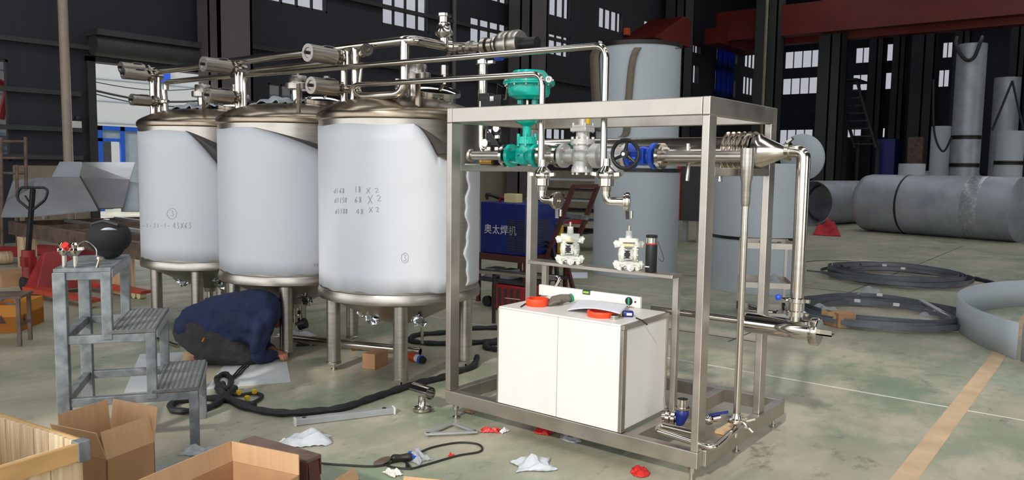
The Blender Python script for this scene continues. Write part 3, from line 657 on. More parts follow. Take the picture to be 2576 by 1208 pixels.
for x in (X0+.05, X1-.05):
    for y in (Y0+.05, (Y0+YB1)/2, YB1-.05):
        G().cyl((x, y, 0), (x, y, .012), .022, n=18).cyl((x, y, .01), (x, y, .10), .011, n=14).cyl((x, y, .06), (x, y, .085), .018, n=6).build('levelling_foot', M['steel'], sk)
# pump shelf frame behind the cabinet
sh = thing('pump_shelf', 'narrow brushed steel shelf on legs behind the white cabinet', 'shelf', (-2.5, 4.16, ZT0))
SX0, SX1, SY0, SY1, SZ = onY(1342, 660, 4.14).x, -2.03, 4.075, 4.2, 1.0
G().box(SX0, SX1, SY0, SY1, SZ-.022, SZ).build('shelf_plate', M['brushed'], sh, bev=.003, smooth=False)
for x in (SX0+.06, SX1-.035): G().box(x-.0, x+.035, 4.15, 4.185, ZT0, SZ-.0225).build('leg', M['brushed'], sh, bev=.002, smooth=False)
# white cabinet
CX0, CX1, CY0, CY1, CZ = -2.925, -2.075, 3.615, 4.13, .775
cb = thing('white_cabinet', 'white panelled cabinet with steel corner strips standing on the skid base', 'cabinet', ((CX0+CX1)/2, 3.87, ZT0+.002))
xm = -2.497; z0 = ZT0+.003
G().box(CX0, xm-.002, CY0, CY0+.012, z0, CZ-.012).build('front_panel', M['white'], cb, bev=.003)
G().box(xm+.002, CX1-.018, CY0-.002, CY0+.01, z0, CZ-.012).build('front_panel', M['white'], cb, bev=.003)
G().box(CX1-.012, CX1, CY0+.04, CY1-.022, z0+.01, CZ-.03).build('side_panel', M['white'], cb, bev=.002)
G().box(CX0+.001, CX0+.012, CY0+.013, CY1, z0, CZ-.013).build('side_panel', M['white'], cb, bev=.002)
G().box(CX0+.012, CX1-.012, CY1-.012, CY1, z0, CZ-.013).build('back_panel', M['white'], cb, bev=.002)
G().box(CX0, CX1-.018, CY0-.001, CY1, CZ-.0115, CZ).build('top_panel', M['white'], cb, bev=.003)
G().box(CX1-.016, CX1+.004, CY0-.004, CY0+.034, z0, CZ-.03).build('corner_strip', M['brushed'], cb, bev=.002, smooth=False)
G().box(CX1-.016, CX1+.006, CY0+.0, CY1, CZ-.029, CZ-.004).build('edge_strip', M['brushed'], cb, bev=.002, smooth=False)
G().box(CX0-.012, CX0-.001, CY0+.002, CY0+.035, z0, CZ-.012).build('corner_strip', M['brushed'], cb, bev=.002, smooth=False)
G().box(CX1-.016, CX1+.004, CY1-.021, CY1, z0, CZ-.03).build('corner_strip', M['brushed'], cb, bev=.002, smooth=False)
# ================================================================== big pipe line
t = thing('heat_exchanger_pipe', 'wide polished steel pipe with bellows and cone along the back of the skid', 'pipe', (-2.3, YB, 1.61))
ZP = 1.705; XL, XR1, XBel0, XBel1, XC = onY(1345, 380, YB).x, onY(1835, 380, YB).x, onY(1832, 380, YB).x, onY(1900, 380, YB).x, onY(1983, 390, YB).x
G().cyl((XL, YB, ZP), (XBel0+.01, YB, ZP), .085, n=48).build('pipe_body', M['steel'], t)
G().lathe([(.034, 0), (.036, .02), (.085, XL-XB-.13), (.086, XL-XB-.11)], (XB+.125, YB, ZP-.005), (1, 0, 0), 40).build('left_reducer', M['steel'], t)
pf = []; n = 5; L = XBel1-XBel0
for k in range(n*8+1):
    u = k/(n*8); pf.append((.096+.017*cos(u*n*2*pi), L*u))
G().lathe(pf, (XBel0, YB, ZP), (1, 0, 0), 48).build('bellows', M['steel'], t)
G().lathe([(.08, 0), (.1, .005), (.1, .03), (.085, .045), (.034, XC-XBel1-.02), (.034, XC-XBel1)], (XBel1, YB, ZP), (1, 0, 0), 48).build('reducer_cone', M['steel'], t)
G().lathe([(.034, -.012), (.05, -.01), (.05, .01), (.034, .012)], (XC, YB, ZP), (1, 0, 0), 28).bar((XC, YB-.02, ZP+.05), (XC+.03, YB-.03, ZP+.07), .02, .014).build('clamp', M['steel'], t)
XD = onY(2012, 600, YB).x; zl = onY(1990, 826, YB).z
G().tube([(XC, YB, ZP), (XD, YB, ZP), (XD, YB, zl+.16)], .036, 20, .115).build('elbow_down_pipe', M['steel'], t)
for px in (1822, 1740): x = onY(px, 390, YB).x; G().cyl((x, YB-.05, ZP-.17), (x, YB-.04, ZP-.07), .012).build('drain_nipple', M['steel'], t)
v = G().lathe([(.036, .0), (.055, .004), (.055, .03), (.042, .034), (.042, .075), (.055, .08), (.055, .1), (.036, .104)], (XD, YB, zl+.07), n=32).build('butterfly_valve', M['steel'], t)
G().box(XD-.07, XD+.07, YB-.012, YB+.012, zl+.15, zl+.168).box(XD-.065, XD+.065, YB-.012, YB+.012, zl+.078, zl+.092).build('clamp_lugs', M['steel'], v)
h0 = V((XD-.04, YB-.03, zl+.155)); h1 = onY(1958, 748, YB-.06); G().tube([h0, h1], .007, 8).build('lever', M['steel'], v)
G().ell(h1, (.018, .018, .018)).build('blue_ball_knob', M['bluep'], v)
XLa, XLb = onY(1880, 812, YB).x, onY(2045, 838, YB).x
t2 = thing('filter_housing', 'horizontal mirror polished steel cylinder with end cap at the skid right side', 'cylinder', ((XLa+XLb)/2, YB, zl-.06))
G().cyl((XLa, YB, zl), (XLb, YB, zl), .055, n=40).lathe([(.02, -.03), (.035, -.02), (.055, 0)], (XLa, YB, zl), (1, 0, 0), 40).build('cylinder_body', M['mirror'], t2)
G().cyl((XD, YB, zl+.03), (XD, YB, zl+.074), .034, n=24).build('inlet_neck', M['mirror'], t2)
G().lathe([(.055, 0), (.074, .002), (.076, .008), (.076, .04), (.07, .045), (0, .046)], (XLb-.01, YB, zl), (1, 0, 0), 40).build('end_cap', M['steel'], t2)
G().box(XLb+.03, XLb+.105, YB-.03, YB+.03, zl-.012, zl-.004).box(XLb+.03, XLb+.105, YB-.03, YB-.024, zl-.012, zl+.02).build('end_tab', M['steel'], t2, smooth=False)
G().cyl((onY(1640, 782, YB).x, YB, zl+.005), (XLa+.01, YB, zl+.005), .021, n=20).build('inlet_pipe', M['steel'], t2)
# ================================================================== valve line
YV, ZV = 4.08, 1.675
def vx(px): return onY(px, 391, YV).x
def flange(g, px, r=.073, w_=.018): x = vx(px); g.cyl((x-w_/2, YV, ZV), (x+w_/2, YV, ZV), r, n=40)
t = thing('steam_pipe_line', 'horizontal steel pipe line with bolted flanges carrying the coloured valves', 'pipe', (-2.5, YV, 1.6))
G().cyl((vx(1188), YV, ZV), (vx(1274), YV, ZV), .03, n=24).lathe([(0, 0), (.04, 0), (.046, .012), (.04, .024), (.03, .026)], (vx(1182), YV, ZV), (1, 0, 0), 28).build('left_pipe', M['satin'], t)
G().cyl((vx(1370), YV, ZV), (vx(1404), YV, ZV), .038, n=24).build('spool_pipe', M['satin'], t)
G().cyl((vx(1668), YV, ZV), (vx(1890), YV, ZV), .031, n=24).build('right_pipe', M['satin'], t)
for px in (1273, 1366, 1406, 1664):
    g = G(); flange(g, px, .074, .022); f = g.build('flange', M['steel'], t); x = vx(px); G().bolts((x, YV, ZV), (1, 0, 0), .055, 4, .011, .05, pi/4).build('flange_bolts', M['steel'], f)
x = vx(1730); G().cyl((x, YV, ZV+.03), (x, YV, ZV+.07), .011).build('gauge_nipple', M['steel'], t)
# teal control valve
t = thing('control_valve', 'teal diaphragm control valve behind the top rail of the steel frame', 'valve', (vx(1318), YV, ZV-.08))
xa, xb, xc = vx(1287), vx(1350), vx(1325)
for x in (xa, xb-.0):
    f = G().cyl((x-.012, YV, ZV), (x+.012, YV, ZV), .074, n=40).build('body_flange', M['teal'], t); G().bolts((x, YV, ZV), (1, 0, 0), .055, 4, .012, .045, pi/4).build('bolts', M['steel'], f)
G().ell(((xa+xb)/2, YV, ZV), (.075, .058, .062), n=28, k=16).cyl((xa, YV, ZV), ((xa+xb)/2, YV, ZV), .04, .058, n=24).cyl(((xa+xb)/2, YV, ZV), (xb, YV, ZV), .058, .04, n=24).cyl((xc, YV, ZV), (xc, YV, ZV+.09), .05, .046, n=24).bar((xa, YV-.02, ZV-.03), (xc, YV-.03, ZV-.03), .012, .04).build('globe_body', M['teal'], t)
G().cyl((xc, YV, ZV+.075), (xc, YV, ZV+.10), .064, n=32).cyl((xc, YV, ZV+.10), (xc, YV, ZV+.12), .058, n=32).bolts((xc, YV, ZV+.1), (0, 0, 1), .055, 4, .011, .08, .5).build('bonnet', M['teal'], t)
G().cyl((xc, YV, ZV+.12), (xc, YV, ZV+.2), .029, n=24).build('neck', M['teal'], t)
yk = G().lathe([(.03, .19), (.07, .21), (.078, .225), (.07, .245), (.035, .25)], (xc, YV, ZV), n=32)
for s_ in (-1, 1): yk.bar((xc+s_*.062, YV, ZV+.22), (xc+s_*.058, YV, ZV+.39), .03, .022, (0, 1, 0))
yk.cyl((xc, YV, ZV+.365), (xc, YV, ZV+.40), .078, n=32); yk.build('yoke', M['teal'], t)
G().cyl((xc, YV, ZV+.2), (xc, YV, ZV+.4), .01).build('valve_stem', M['steel'], t)
dz = onY(1332, 209, YV).z-ZV
G().lathe([(.078, dz-.105), (.085, dz-.1), (.125, dz-.085), (.135, dz-.06), (.135, dz-.018), (.165, dz-.012), (.166, dz-.002), (.001, dz-.002)], (xc+.01, YV, ZV), n=48).build('lower_diaphragm_case', M['teal'], t)
up_ = G().lathe([(.001, dz), (.166, dz), (.165, dz+.009), (.13, dz+.018), (.12, dz+.05), (.1, dz+.075), (.0, dz+.088)], (xc+.01, YV, ZV), n=48).build('upper_diaphragm_case', M['teal'], t)
G().bolts((xc+.01, YV, ZV+dz), (0, 0, 1), .152, 12, .008, .045).build('case_bolts', M['steel'], up_)
c = onY(1380, 199, YV-.11); G().lathe([(.008, -.02), (.02, -.02), (.02, .0), (.008, .0)], c, (.4, -1, 0), 20).build('white_vent_plug', M['white'], up_)
bx = onY(1245, 258, YV-.0)
po = G().box(bx.x-.085, bx.x+.09, YV-.05, YV+.04, ZV+.30, ZV+.395).box(bx.x-.11, bx.x-.02, YV-.04, YV+.02, ZV+.36, ZV+.41).build('positioner', M['black'], t, bev=.006)
G().box(bx.x+.0, bx.x+.03, YV-.053, YV-.05, ZV+.355, ZV+.385).build('diamond_sticker', M['labelw'], po, smooth=False)
G().tube([(xc-.12, YV-.06, ZV+dz-.02), (xc-.14, YV-.05, ZV+dz-.1), (xc-.15, YV-.05, ZV+.36)], .006, 8).build('air_tube', M['steel'], t)
G().tube([(bx.x+.05, YV-.04, ZV+.39), (bx.x+.07, YV-.06, ZV+.46), (bx.x+.11, YV-.05, ZV+.44)], .004, 6).build('air_tube', M['black'], t)
G().box(bx.x+.05, xc-.05, YV-.02, YV-.01, ZV+.3, ZV+.33).build('positioner_bracket', M['black'], t, smooth=False)
# filter regulator with gauges behind the pipe
q = onY(1255, 340, YV+.2); t = thing('air_regulator', 'black air filter regulator with round gauges left of the teal valve', 'regulator', (q.x, YV+.2, ZV+.03))
G().box(q.x-.07, q.x+.06, YV+.15, YV+.25, ZV+.07, ZV+.2).box(q.x-.04, q.x+.04, YV+.16, YV+.24, ZV+.0, ZV+.07).bar((q.x-.08, YV+.14, ZV+.22), (q.x+.06, YV+.14, ZV+.06), .02, .02).build('regulator_body', M['black'], t, bev=.004)
for dx, dz_ in ((.03, .19), (-.07, .09)): G().cyl((q.x+dx, YV+.13, ZV+dz_), (q.x+dx, YV+.15, ZV+dz_), .027, n=24).build('gauge', M['steel'], t)
for dx, dz_ in ((-.03, .17), (.035, .13), (-.035, .05), (.035, .05)): G().box(q.x+dx-.018, q.x+dx+.018, YV+.13, YV+.149, ZV+dz_-.014, ZV+dz_+.014).build('bright_fitting', M['steel'], t, bev=.004)
q = onY(1225, 408, YV+.2); tag(G().cyl((q.x-.06, q.y, q.z), (q.x+.05, q.y, q.z), .018, n=6).cyl((q.x-.05, q.y, q.z), (q.x-.05, q.y, q.z+.04), .02).build('brass_fitting', M['brass']), 'small brass elbow fitting under the left pipe stub', 'fitting')
# silver pressure reducing valve
t = thing('pressure_valve', 'silver painted pressure reducing valve in the middle of the valve line', 'valve', (vx(1465), YV, ZV-.1))
xa, xb, xc = vx(1419), vx(1500), vx(1465)
for x in (xa, xb):
    f = G().cyl((x-.013, YV, ZV), (x+.013, YV, ZV), .074, n=40).build('body_flange', M['silverp'], t); G().bolts((x, YV, ZV), (1, 0, 0), .055, 4, .012, .05, pi/4).build('bolts', M['silverp'], f)
G().ell((xc, YV, ZV), (.07, .065, .075), n=28, k=16).cyl((xa, YV, ZV), (xb, YV, ZV), .042, n=24).cyl((xc, YV, ZV-.095), (xc, YV, ZV+.09), .058, n=28).build('globe_body', M['silverp'], t)
G().cyl((xc, YV, ZV-.1), (xc, YV, ZV-.08), .066, n=30).bolts((xc, YV, ZV-.09), (0, 0, 1), .055, 6, .008, .05).build('bottom_cover', M['silverp'], t)
G().cyl((xc, YV, ZV+.07), (xc, YV, ZV+.1), .074, n=32).bolts((xc, YV, ZV+.09), (0, 0, 1), .062, 6, .01, .05).cyl((xc, YV, ZV+.1), (xc, YV, ZV+.15), .042, n=24).build('bonnet', M['silverp'], t)
G().box(xc-.058, xc+.055, YV-.055, YV+.05, ZV+.145, ZV+.17).box(xc-.05, xc+.05, YV-.05, YV+.05, ZV+.17, ZV+.185).bolts((xc, YV, ZV+.17), (0, 0, 1), .06, 4, .009, .06, pi/4).build('spring_plate', M['silverp'], t, bev=.004)
pl = G().cyl((xc, YV, ZV+.18), (xc, YV, ZV+.255), .028, n=24).cyl((xc, YV, ZV+.25), (xc, YV, ZV+.30), .012).build('pilot_spring_case', M['silverp'], t)
G().disc((xc-.006, YV-.03, ZV+.235), (0, 1, 0), .009, .004).build('dark_hole', M['black'], pl)
G().prism([(xc+.03, YV-.02, ZV+.19), (xc+.055, YV-.02, ZV+.19), (xc+.052, YV-.02, ZV+.25), (xc+.036, YV-.02, ZV+.265)], (0, .02, 0)).build('yellow_tag', M['yellow'], t, bev=.003)
# y strainer right of it
t = thing('y_strainer', 'silver painted y strainer half hidden behind the black handwheel', 'strainer', (vx(1530), YV, ZV-.12))
xa, xb = vx(1509), vx(1578)
for x_ in (xa, xb): G().cyl((x_-.012, YV, ZV), (x_+.01, YV, ZV), .074, n=40).build('end_flange', M['silverp'], t)
G().cyl((xa, YV, ZV), (xb, YV, ZV), .045, n=24).cyl((xa+.06, YV, ZV), (xa+.12, YV-.03, ZV-.10), .05, .045, n=24).cyl((xa+.115, YV-.028, ZV-.092), (xa+.13, YV-.034, ZV-.115), .056, n=24).build('strainer_body', M['silverp'], t)
# blue globe valve with black handwheel
t = thing('globe_valve', 'blue globe valve with a black spoked handwheel facing forward', 'valve', (vx(1612), YV, ZV-.08))
xa, xb = vx(1590), vx(1648)
for x in (xa, xb): G().cyl((x-.011, YV, ZV), (x+.011, YV, ZV), .074, n=40).build('body_flange', M['bluep'], t)
xm_ = (xa+xb)/2
G().ell((xm_, YV, ZV), (.07, .05, .055), n=24, k=14).cyl((xa, YV, ZV), (xb, YV, ZV), .036, n=20).box(xm_-.01, xm_+.035, YV-.075, YV-.02, ZV-.045, ZV+.045).cyl((xm_, YV-.11, ZV), (xm_, YV, ZV), .03, n=20).build('blue_body', M['bluep'], t, bev=.004)
hw = V((vx(1573)+.0, YV-.2, ZV+.005)); hp = onY(1573, 388, YV-.2); hw = V((hp.x, YV-.2, hp.z))
G().tube([hw+V((0, -.01, 0)), V((xm_, YV-.07, ZV))], .012, 10).bar(V((xm_-.03, YV-.1, ZV+.03)), V((hw.x+.03, YV-.16, hw.z+.02)), .02, .012).bar(V((xm_-.03, YV-.1, ZV-.03)), V((hw.x+.03, YV-.16, hw.z-.02)), .02, .012).build('yoke_stem', M['bluep'], t)
wax = V((.12, -1, 0)).normalized(); u_, v_, _ = frame(wax)
g = G().tube([hw+(u_*cos(2*pi*k/40)+v_*sin(2*pi*k/40))*.079 for k in range(40)], .0105, 10, closed=True).cyl(hw-wax*.02, hw+wax*.02, .022, n=20)
for k in range(3): a = 2*pi*k/3+.4; g.tube([hw, hw+(u_*cos(a)+v_*sin(a))*.078], [.011, .008], 8)
h_ = g.build('handwheel', M['black'], t); G().cyl(hw+wax*.018, hw+wax*.03, .011, n=6).build('hub_nut', M['steel'], h_)
# thin drop pipe at the right side and the bottom loop
XT = X1+.045; YT = onX(1880, 400, XT).y
t = thing('condensate_pipe', 'slim steel drop pipe at the right side of the skid ending in a low loop', 'pipe', (XT, YT, .2))
zt_ = ZV; fz = onX(1862, 1052, XT).z
G().lathe([(.034, zt_-.03), (.034, zt_-.10), (.026, zt_-.14), (.024, zt_-.24), (.02, zt_-.26)], (XT, YT, 0), n=24).cyl((XT, YT, zt_-.05), (XT, YT, zt_+.04), .036, n=24).build('reducing_tee', M['satin'], t)
G().cyl((XT, YT, fz), (XT, YT, zt_-.2), .0185, n=20).build('drop_pipe', M['steel'], t)
cl_ = G().lathe([(.019, -.03), (.03, -.012), (.048, -.008), (.05, 0), (.048, .01), (.03, .014), (.02, .04)], (XT, YT, fz), n=28).build('tri_clamp', M['steel'], t); G().bar((XT+.04, YT-.02, fz), (XT+.1, YT-.03, fz-.04), .016, .012).bar((XT+.04, YT+.01, fz), (XT+.09, YT+.03, fz+.02), .014, .01).build('wing_nut', M['steel'], cl_)
zq = .225; p1 = V((XT, YT, zq)); q1 = gp(1795, 1128, zq); q2 = gp(1652, 1083, zq); q3 = gp(1664, 1070, zq+.02); q4 = gp(1745, 1090, zq+.02)
G().tube([(XT, YT, fz), p1, q1, q2, q3, q4], .0175, 14, .045).build('loop_pipe', M['steel'], t)
G().cyl((XT, YT, zq-.045), (XT, YT, zq), .013).build('drain_stub', M['steel'], t)
q = gp(1715, 1078, ZT0+.0)
t = thing('steam_trap', 'small blue bodied steam trap with steel cap beside the front right post', 'valve', q)
G().chain([(q+V((-.01, 0, .04)), .028), (q+V((.0, 0, .085)), .038), (q+V((0, 0, .115)), .03)]).bar(q+V((-.02, 0, 0)), q+V((-.02, 0, .05)), .02, .02, (1, 0, 0)).build('blue_body', M['bluedk'], t, voxel=.004)
G().cyl(q+V((0, 0, .115)), q+V((0, 0, .165)), .029, n=24).cyl(q+V((0, 0, .11)), q+V((0, 0, .12)), .04, n=24).build('steel_cap', M['steel'], t)
G().cyl(q+V((-.11, -.02, .05)), q+V((-.03, 0, .055)), .02, n=16).ring(q+V((-.085, -.015, .05)), (1, .2, 0), .018, .042, .02).ring(q+V((-.055, -.01, .05)), (1, .2, 0), .018, .042, .02).bar(q+V((-.07, -.03, .09)), q+V((-.07, -.06, .12)), .014, .01).build('clamp_union', M['steel'], t)
q = gp(1782, 1072, ZT0+.02)
t = thing('ball_valve', 'short steel ball valve with blue lever behind the front right post', 'valve', q)
G().cyl(q+V((-.05, -.03, .02)), q+V((.05, .04, .05)), .02, n=18).ell(q+V((0, 0, .035)), (.03, .03, .028)).build('valve_body', M['steel'], t)
G().bar(q+V((0, 0, .06)), q+V((.09, .05, .085)), .02, .01).build('blue_lever', M['bluedk'], t)
# ================================================================== things on the cabinet
T = CZ+.001
def rollring(c, ro, ri, h, name, label):
    return tag(G().lathe([(ri, 0), (ro, 0), (ro+.001, .003), (ro+.001, h-.003), (ro, h), (ri, h), (ri, h-.004), (ri, 0)], c, n=48).build(name, M['orange']), label, 'tape roll', 'orange tape rings on the cabinet')
rollring(gp(1352, 768, T), .068, .054, .042, 'tape_roll', 'orange tape ring at the back left of the white cabinet, glove leaning on it')
c2 = gp(1512, 795, T); o = rollring(c2, .078, .062, .03, 'tape_roll', 'orange tape ring under the paper sheet near the cabinet front')
q = gp(1400, 768, T)
t = thing('work_glove', 'crumpled grey work glove beside the orange tape ring', 'glove', q)
d1 = V((.787, .617, 0)); d2 = V((-.617, .787, 0))
ch = [(q-d1*.035+d2*-.02+V((0, 0, .018)), .017), (q-d1*.015+V((0, 0, .032)), .026), (q+d1*.03+d2*.02+V((0, 0, .035)), .03), (q+d1*.07+d2*.03+V((0, 0, .04)), .024)]
g = G().chain(ch)
for k in range(4): g.chain([(q+d1*.02+d2*(-.02+.013*k)+V((0, 0, .03)), .012), (q-d1*(.02+.01*k)+d2*(-.045+.018*k)+V((0, 0, .025)), .0105), (q-d1*(.045+.004*k)+d2*(-.05+.014*k)+V((0, 0, .011)), .0095)])
g.build('fabric', M['glove'], t, voxel=.004)
q = gp(1432, 765, T); t = thing('torch_nozzle', 'welding torch nozzle with green ring and white tape on the cabinet', 'nozzle', q)
G().cyl(q+d1*-.03+V((0, 0, .028)), q+d1*.0+V((0, 0, .03)), .016).build('steel_tip', M['dark'], t); G().cyl(q+d1*.0+d2*.01+V((0, 0, .032)), q+d1*.016+d2*.02+V((0, 0, .036)), .026).build('green_ring', M['green'], t)
G().box(q.x-.075, q.x-.03, q.y-.05, q.y-.02, q.z, q.z+.012).build('white_tape', M['labelw'], t)
pc = [gp(1428, 782, T+.002), gp(1470, 788, T+.03), gp(1562, 795, T+.035), gp(1575, 768, T+.003), gp(1455, 753, T+.003)]
A_, B_, C_, D_ = gp(1425, 783, T+.003), gp(1560, 792, T+.033), gp(1580, 768, T+.02), gp(1460, 753, T+.003)
tag(G().sheet(lambda u, v: (A_.lerp(B_, u)).lerp(D_.lerp(C_, u), v)+V((0, 0, .02*sin(pi*u)*(1-v)+.004)), 20, 10).build('paper_sheet', M['paper'], solid=.0008), 'white paper sheet lying over the orange tape ring on the cabinet', 'paper')
q = gp(1580, 797, T); t = thing('tape_measure', 'small blue tape measure at the front edge of the white cabinet', 'tape measure', q, .6)
G().box(-.035, .03, -.018, .018, 0, .034).build('case', M['bluedk'], t, bev=.01, local=True); G().box(-.045, -.033, -.012, .012, .002, .026).build('yellow_end', M['yellow'], t, bev=.003, local=True); G().box(-.01, .02, -.0185, -.018, .01, .024).build('white_mark', M['labelw'], t, local=True)
a, b = gp(1600, 800, T+.004), gp(1628, 817, T-.01); tag(G().tube([a, a.lerp(b, .5)+V((0, 0, .006)), b], .004, 8).build('wrist_cord', M['rubber']), 'thin black cord hanging over the right cabinet edge', 'cord')
q = gp(1545, 802, T); tag(G().lathe([(.018, 0), (.028, 0), (.028, .008), (.024, .01), (.024, .02), (.018, .02), (.018, 0)], q, n=28).build('pipe_ferrule', M['steel']), 'short bright steel ferrule in front of the blue tape measure', 'ferrule')
a, b = gp(1310, 772, T+.004), gp(1322, 764, T+.004); tag(G().tube([a, b], .004, 8).build('marker_pen', M['dark']), 'short dark pen at the left end of the cabinet top', 'pen')
a, b = gp(1270, 750, T+.03), gp(1308, 754, T+.01); tag(G().tube([a, a.lerp(b, .5), b], .002, 6).build('filler_rod', M['steel']), 'thin steel rod sticking out left of the cabinet top', 'rod')
# spirit level leaning at the back
LY = 4.135; l0, l1 = onY(1358, 740, LY-.01), onY(1613, 755, LY-.01); zb0 = T; h_ = .068
t = thing('spirit_level', 'white spirit level standing on edge along the back of the cabinet', 'level', (l0.x, LY, T))
G().box(l0.x, l1.x, LY-.022, LY, zb0, zb0+h_).build('body', M['whitem'], t, bev=.002)
xv = onY(1480, 738, LY).x; G().box(xv-.028, xv+.028, LY-.0235, LY-.001, zb0+h_-.026, zb0+h_+.0006).build('vial_window', M['darkgrey'], t); G().cyl((xv-.02, LY-.022, zb0+h_-.012), (xv+.02, LY-.022, zb0+h_-.012), .007, n=12).build('vial', M['fluid'], t)
xv = onY(1587, 750, LY).x; G().disc((xv, LY-.024, zb0+.036), (0, 1, 0), .025, .003).build('round_vial_mount', M['black'], t); G().box(xv-.006, xv+.006, LY-.027, LY-.024, zb0+.016, zb0+.056).build('vial', M['green'], t)
xv = onY(1603, 752, LY).x; G().disc((xv, LY-.0235, zb0+.036), (0, 1, 0), .006, .002).build('hang_hole', M['black'], t)
q = gp(1592, 772, T+.004); g = G()
for k in range(9):
    c = q+d1*(-.05+.012*k)+d2*(.012*sin(k*1.3))+V((0, 0, .001*(k % 2))); g.tube([c+V((cos(a)*.009, sin(a)*.006, .002*sin(2*a))) for a in [2*pi*j/10 for j in range(10)]], .0016, 5, closed=True)
tag(g.build('key_chain', M['steel']), 'small heap of steel chain links in front of the round level vial', 'chain')
# pumps and bottle on the shelf
def make_pump(loc, label, second=False):
    t = thing('diaphragm_pump', label, 'pump', loc, .55, 'white diaphragm pumps on the shelf')
    L = dict(local=True)
    for nm, z_ in (('lower_manifold', .03), ('upper_manifold', .15)):
        g = G().bar((-.075, 0, z_), (.075, 0, z_), .04, .034).cyl((-.085, 0, z_), (-.06, 0, z_), .024, n=8).cyl((.06, 0, z_), (.085, 0, z_), .024, n=8)
        g.bar((-.055, 0, z_+.012), (.055, 0, z_+.012), .05, .03)
        g.build(nm, M['pump'], t, bev=.004, **L)
    G().box(-.06, .06, -.02, .02, .163, .188).build('top_block', M['pump'], t, bev=.006, **L)
    for s_ in (-1, 1):
        h = G().lathe([(0, -.01), (.045, -.008), (.052, 0), (.052, .014), (.04, .026), (0, .034)], (s_*.03, 0, .09), (s_, 0, 0), 28).build('side_chamber', M['pump'], t, **L)
        G().bolts((s_*.036, 0, .09), (1, 0, 0), .047, 8, .004, .04).build('chamber_bolts', M['pump'], h, **L)
        for z_ in (.025, .15): G().bar((s_*.06, -.03, z_), (s_*.06, .03, z_), .02, .03).bar((s_*.072, 0, z_-.02), (s_*.088, 0, z_+.014), .03, .014).build('clamp_band', M['pump'], t, bev=.003, **L)
        for y_ in (-.03, .03): G().cyl((s_*.055, y_, 0), (s_*.05, y_, .018), .018, .012, n=14).build('foot', M['pump'], t, **L)
    b = G().box(-.03, .028, -.05, .04, .06, .125).build('air_valve_block', M['mirror'], t, bev=.004, **L)
    G().box(-.026, .008, -.056, -.05, .07, .118).build('black_cover', M['black'], b, bev=.002, **L); G().bolts((-.009, -.056, .094), (0, 1, 0), .02, 4, .004, .006, pi/4).build('cover_bolts', M['steel'], b, **L)
    G().prism([(-.03, -.03, .142), (.03, -.03, .142), (.022, -.03, .155), (-.022, -.03, .155)], (0, -.008, 0)).build('cream_clip', M['cream2'], t, **L)
    G().cyl((0, 0, .188), (0, 0, .232), .021, .019, n=14).build('white_nipple', M['white'], t, **L); G().cyl((0, 0, .23), (0, 0, .262), .008, n=12).build('steel_tube', M['steel'], t, **L)
    G().cyl((-.012, -.05, .022), (.012, -.1, .022), .022, n=16).cyl((.004, -.085, .022), (.02, -.11, .022), .014).build('outlet_coupling', M['white'], t, **L); G().ell((-.02, -.09, .02), (.012, .012, .012)).build('steel_nipple', M['steel'], t, **L)
    if second:
        g = G()
        for k in range(9): g.box(-.035+k*.008, -.029+k*.008, -.0345, -.034, .158, .165)
        g.build('printed_text', M['inkred'], t, smooth=False, **L)
p = onY(1433, 663, 4.13); make_pump((p.x, 4.13, SZ+.001), 'white diaphragm pump on the left part of the steel shelf')
p = onY(1580, 677, 4.13); make_pump((p.x, 4.13, SZ+.001), 'white diaphragm pump beside the black bottle, dark print on its top', True)
p = onY(1637, 683, 4.13); bo = (p.x, 4.13, SZ+.001); z_ = bo[2]
t = thing('thermos_bottle', 'black thermos bottle with red ring and steel neck on the shelf', 'bottle', bo)
G().lathe([(0, 0), (.032, 0), (.034, .004), (.034, .162), (.032, .168), (0, .168)], bo, n=40).build('body', M['black'], t); G().lathe([(.034, .161), (.0347, .162), (.0347, .167), (.033, .168)], bo, n=40).build('red_ring', M['redplas'], t)
G().cyl((bo[0], bo[1], z_+.168), (bo[0], bo[1], z_+.2), .032, n=36).build('steel_neck', M['mirror'], t); G().lathe([(.033, .2), (.034, .202), (.034, .212), (.03, .216), (0, .216)], bo, n=36).build('lid', M['black'], t)
a = V((bo[0]+.03, bo[1]+.02, z_+.18)); G().tube(spline([a, a+V((.01, .005, -.03)), a+V((.03, .02, -.1)), a+V((.022, .015, -.12)), a+V((.006, .004, -.1))], 6), .0016, 6).build('wrist_strap', M['black'], t)
G().box(bo[0]-.02, bo[0]+.008, bo[1]-.0353, bo[1]-.034, z_+.028, z_+.034).build('silver_print', M['labelw'], t, smooth=False)
# things on the skid base
q = gp(1207, 998, ZT0); t = thing('laser_level', 'orange and black boxy tool on the left skid base', 'tool', (X0+.46, 3.82, ZT0+.001), .5)
G().box(-.045, .045, -.035, .035, 0, .075).build('orange_case', M['orange2'], t, bev=.01, local=True); G().box(-.036, .036, -.04, .03, .0, .055).box(-.036, .036, -.03, .03, .075, .135).build('black_housing', M['black'], t, bev=.008, local=True); G().box(-.03, .03, -.042, -.04, .03, .05).build('label', M['labelw'], t, local=True)
a, b = gp(1800, 1090, ZT0+.005), gp(1868, 1062, ZT0+.005)
tag(G().bar((X1-.035, 3.95, ZT0+.009), (X1-.03, 4.28, ZT0+.009), .05, .016).build('wood_strip', M['wood'], bev=.002), 'pale wooden strip lying on the right base rail', 'wood')
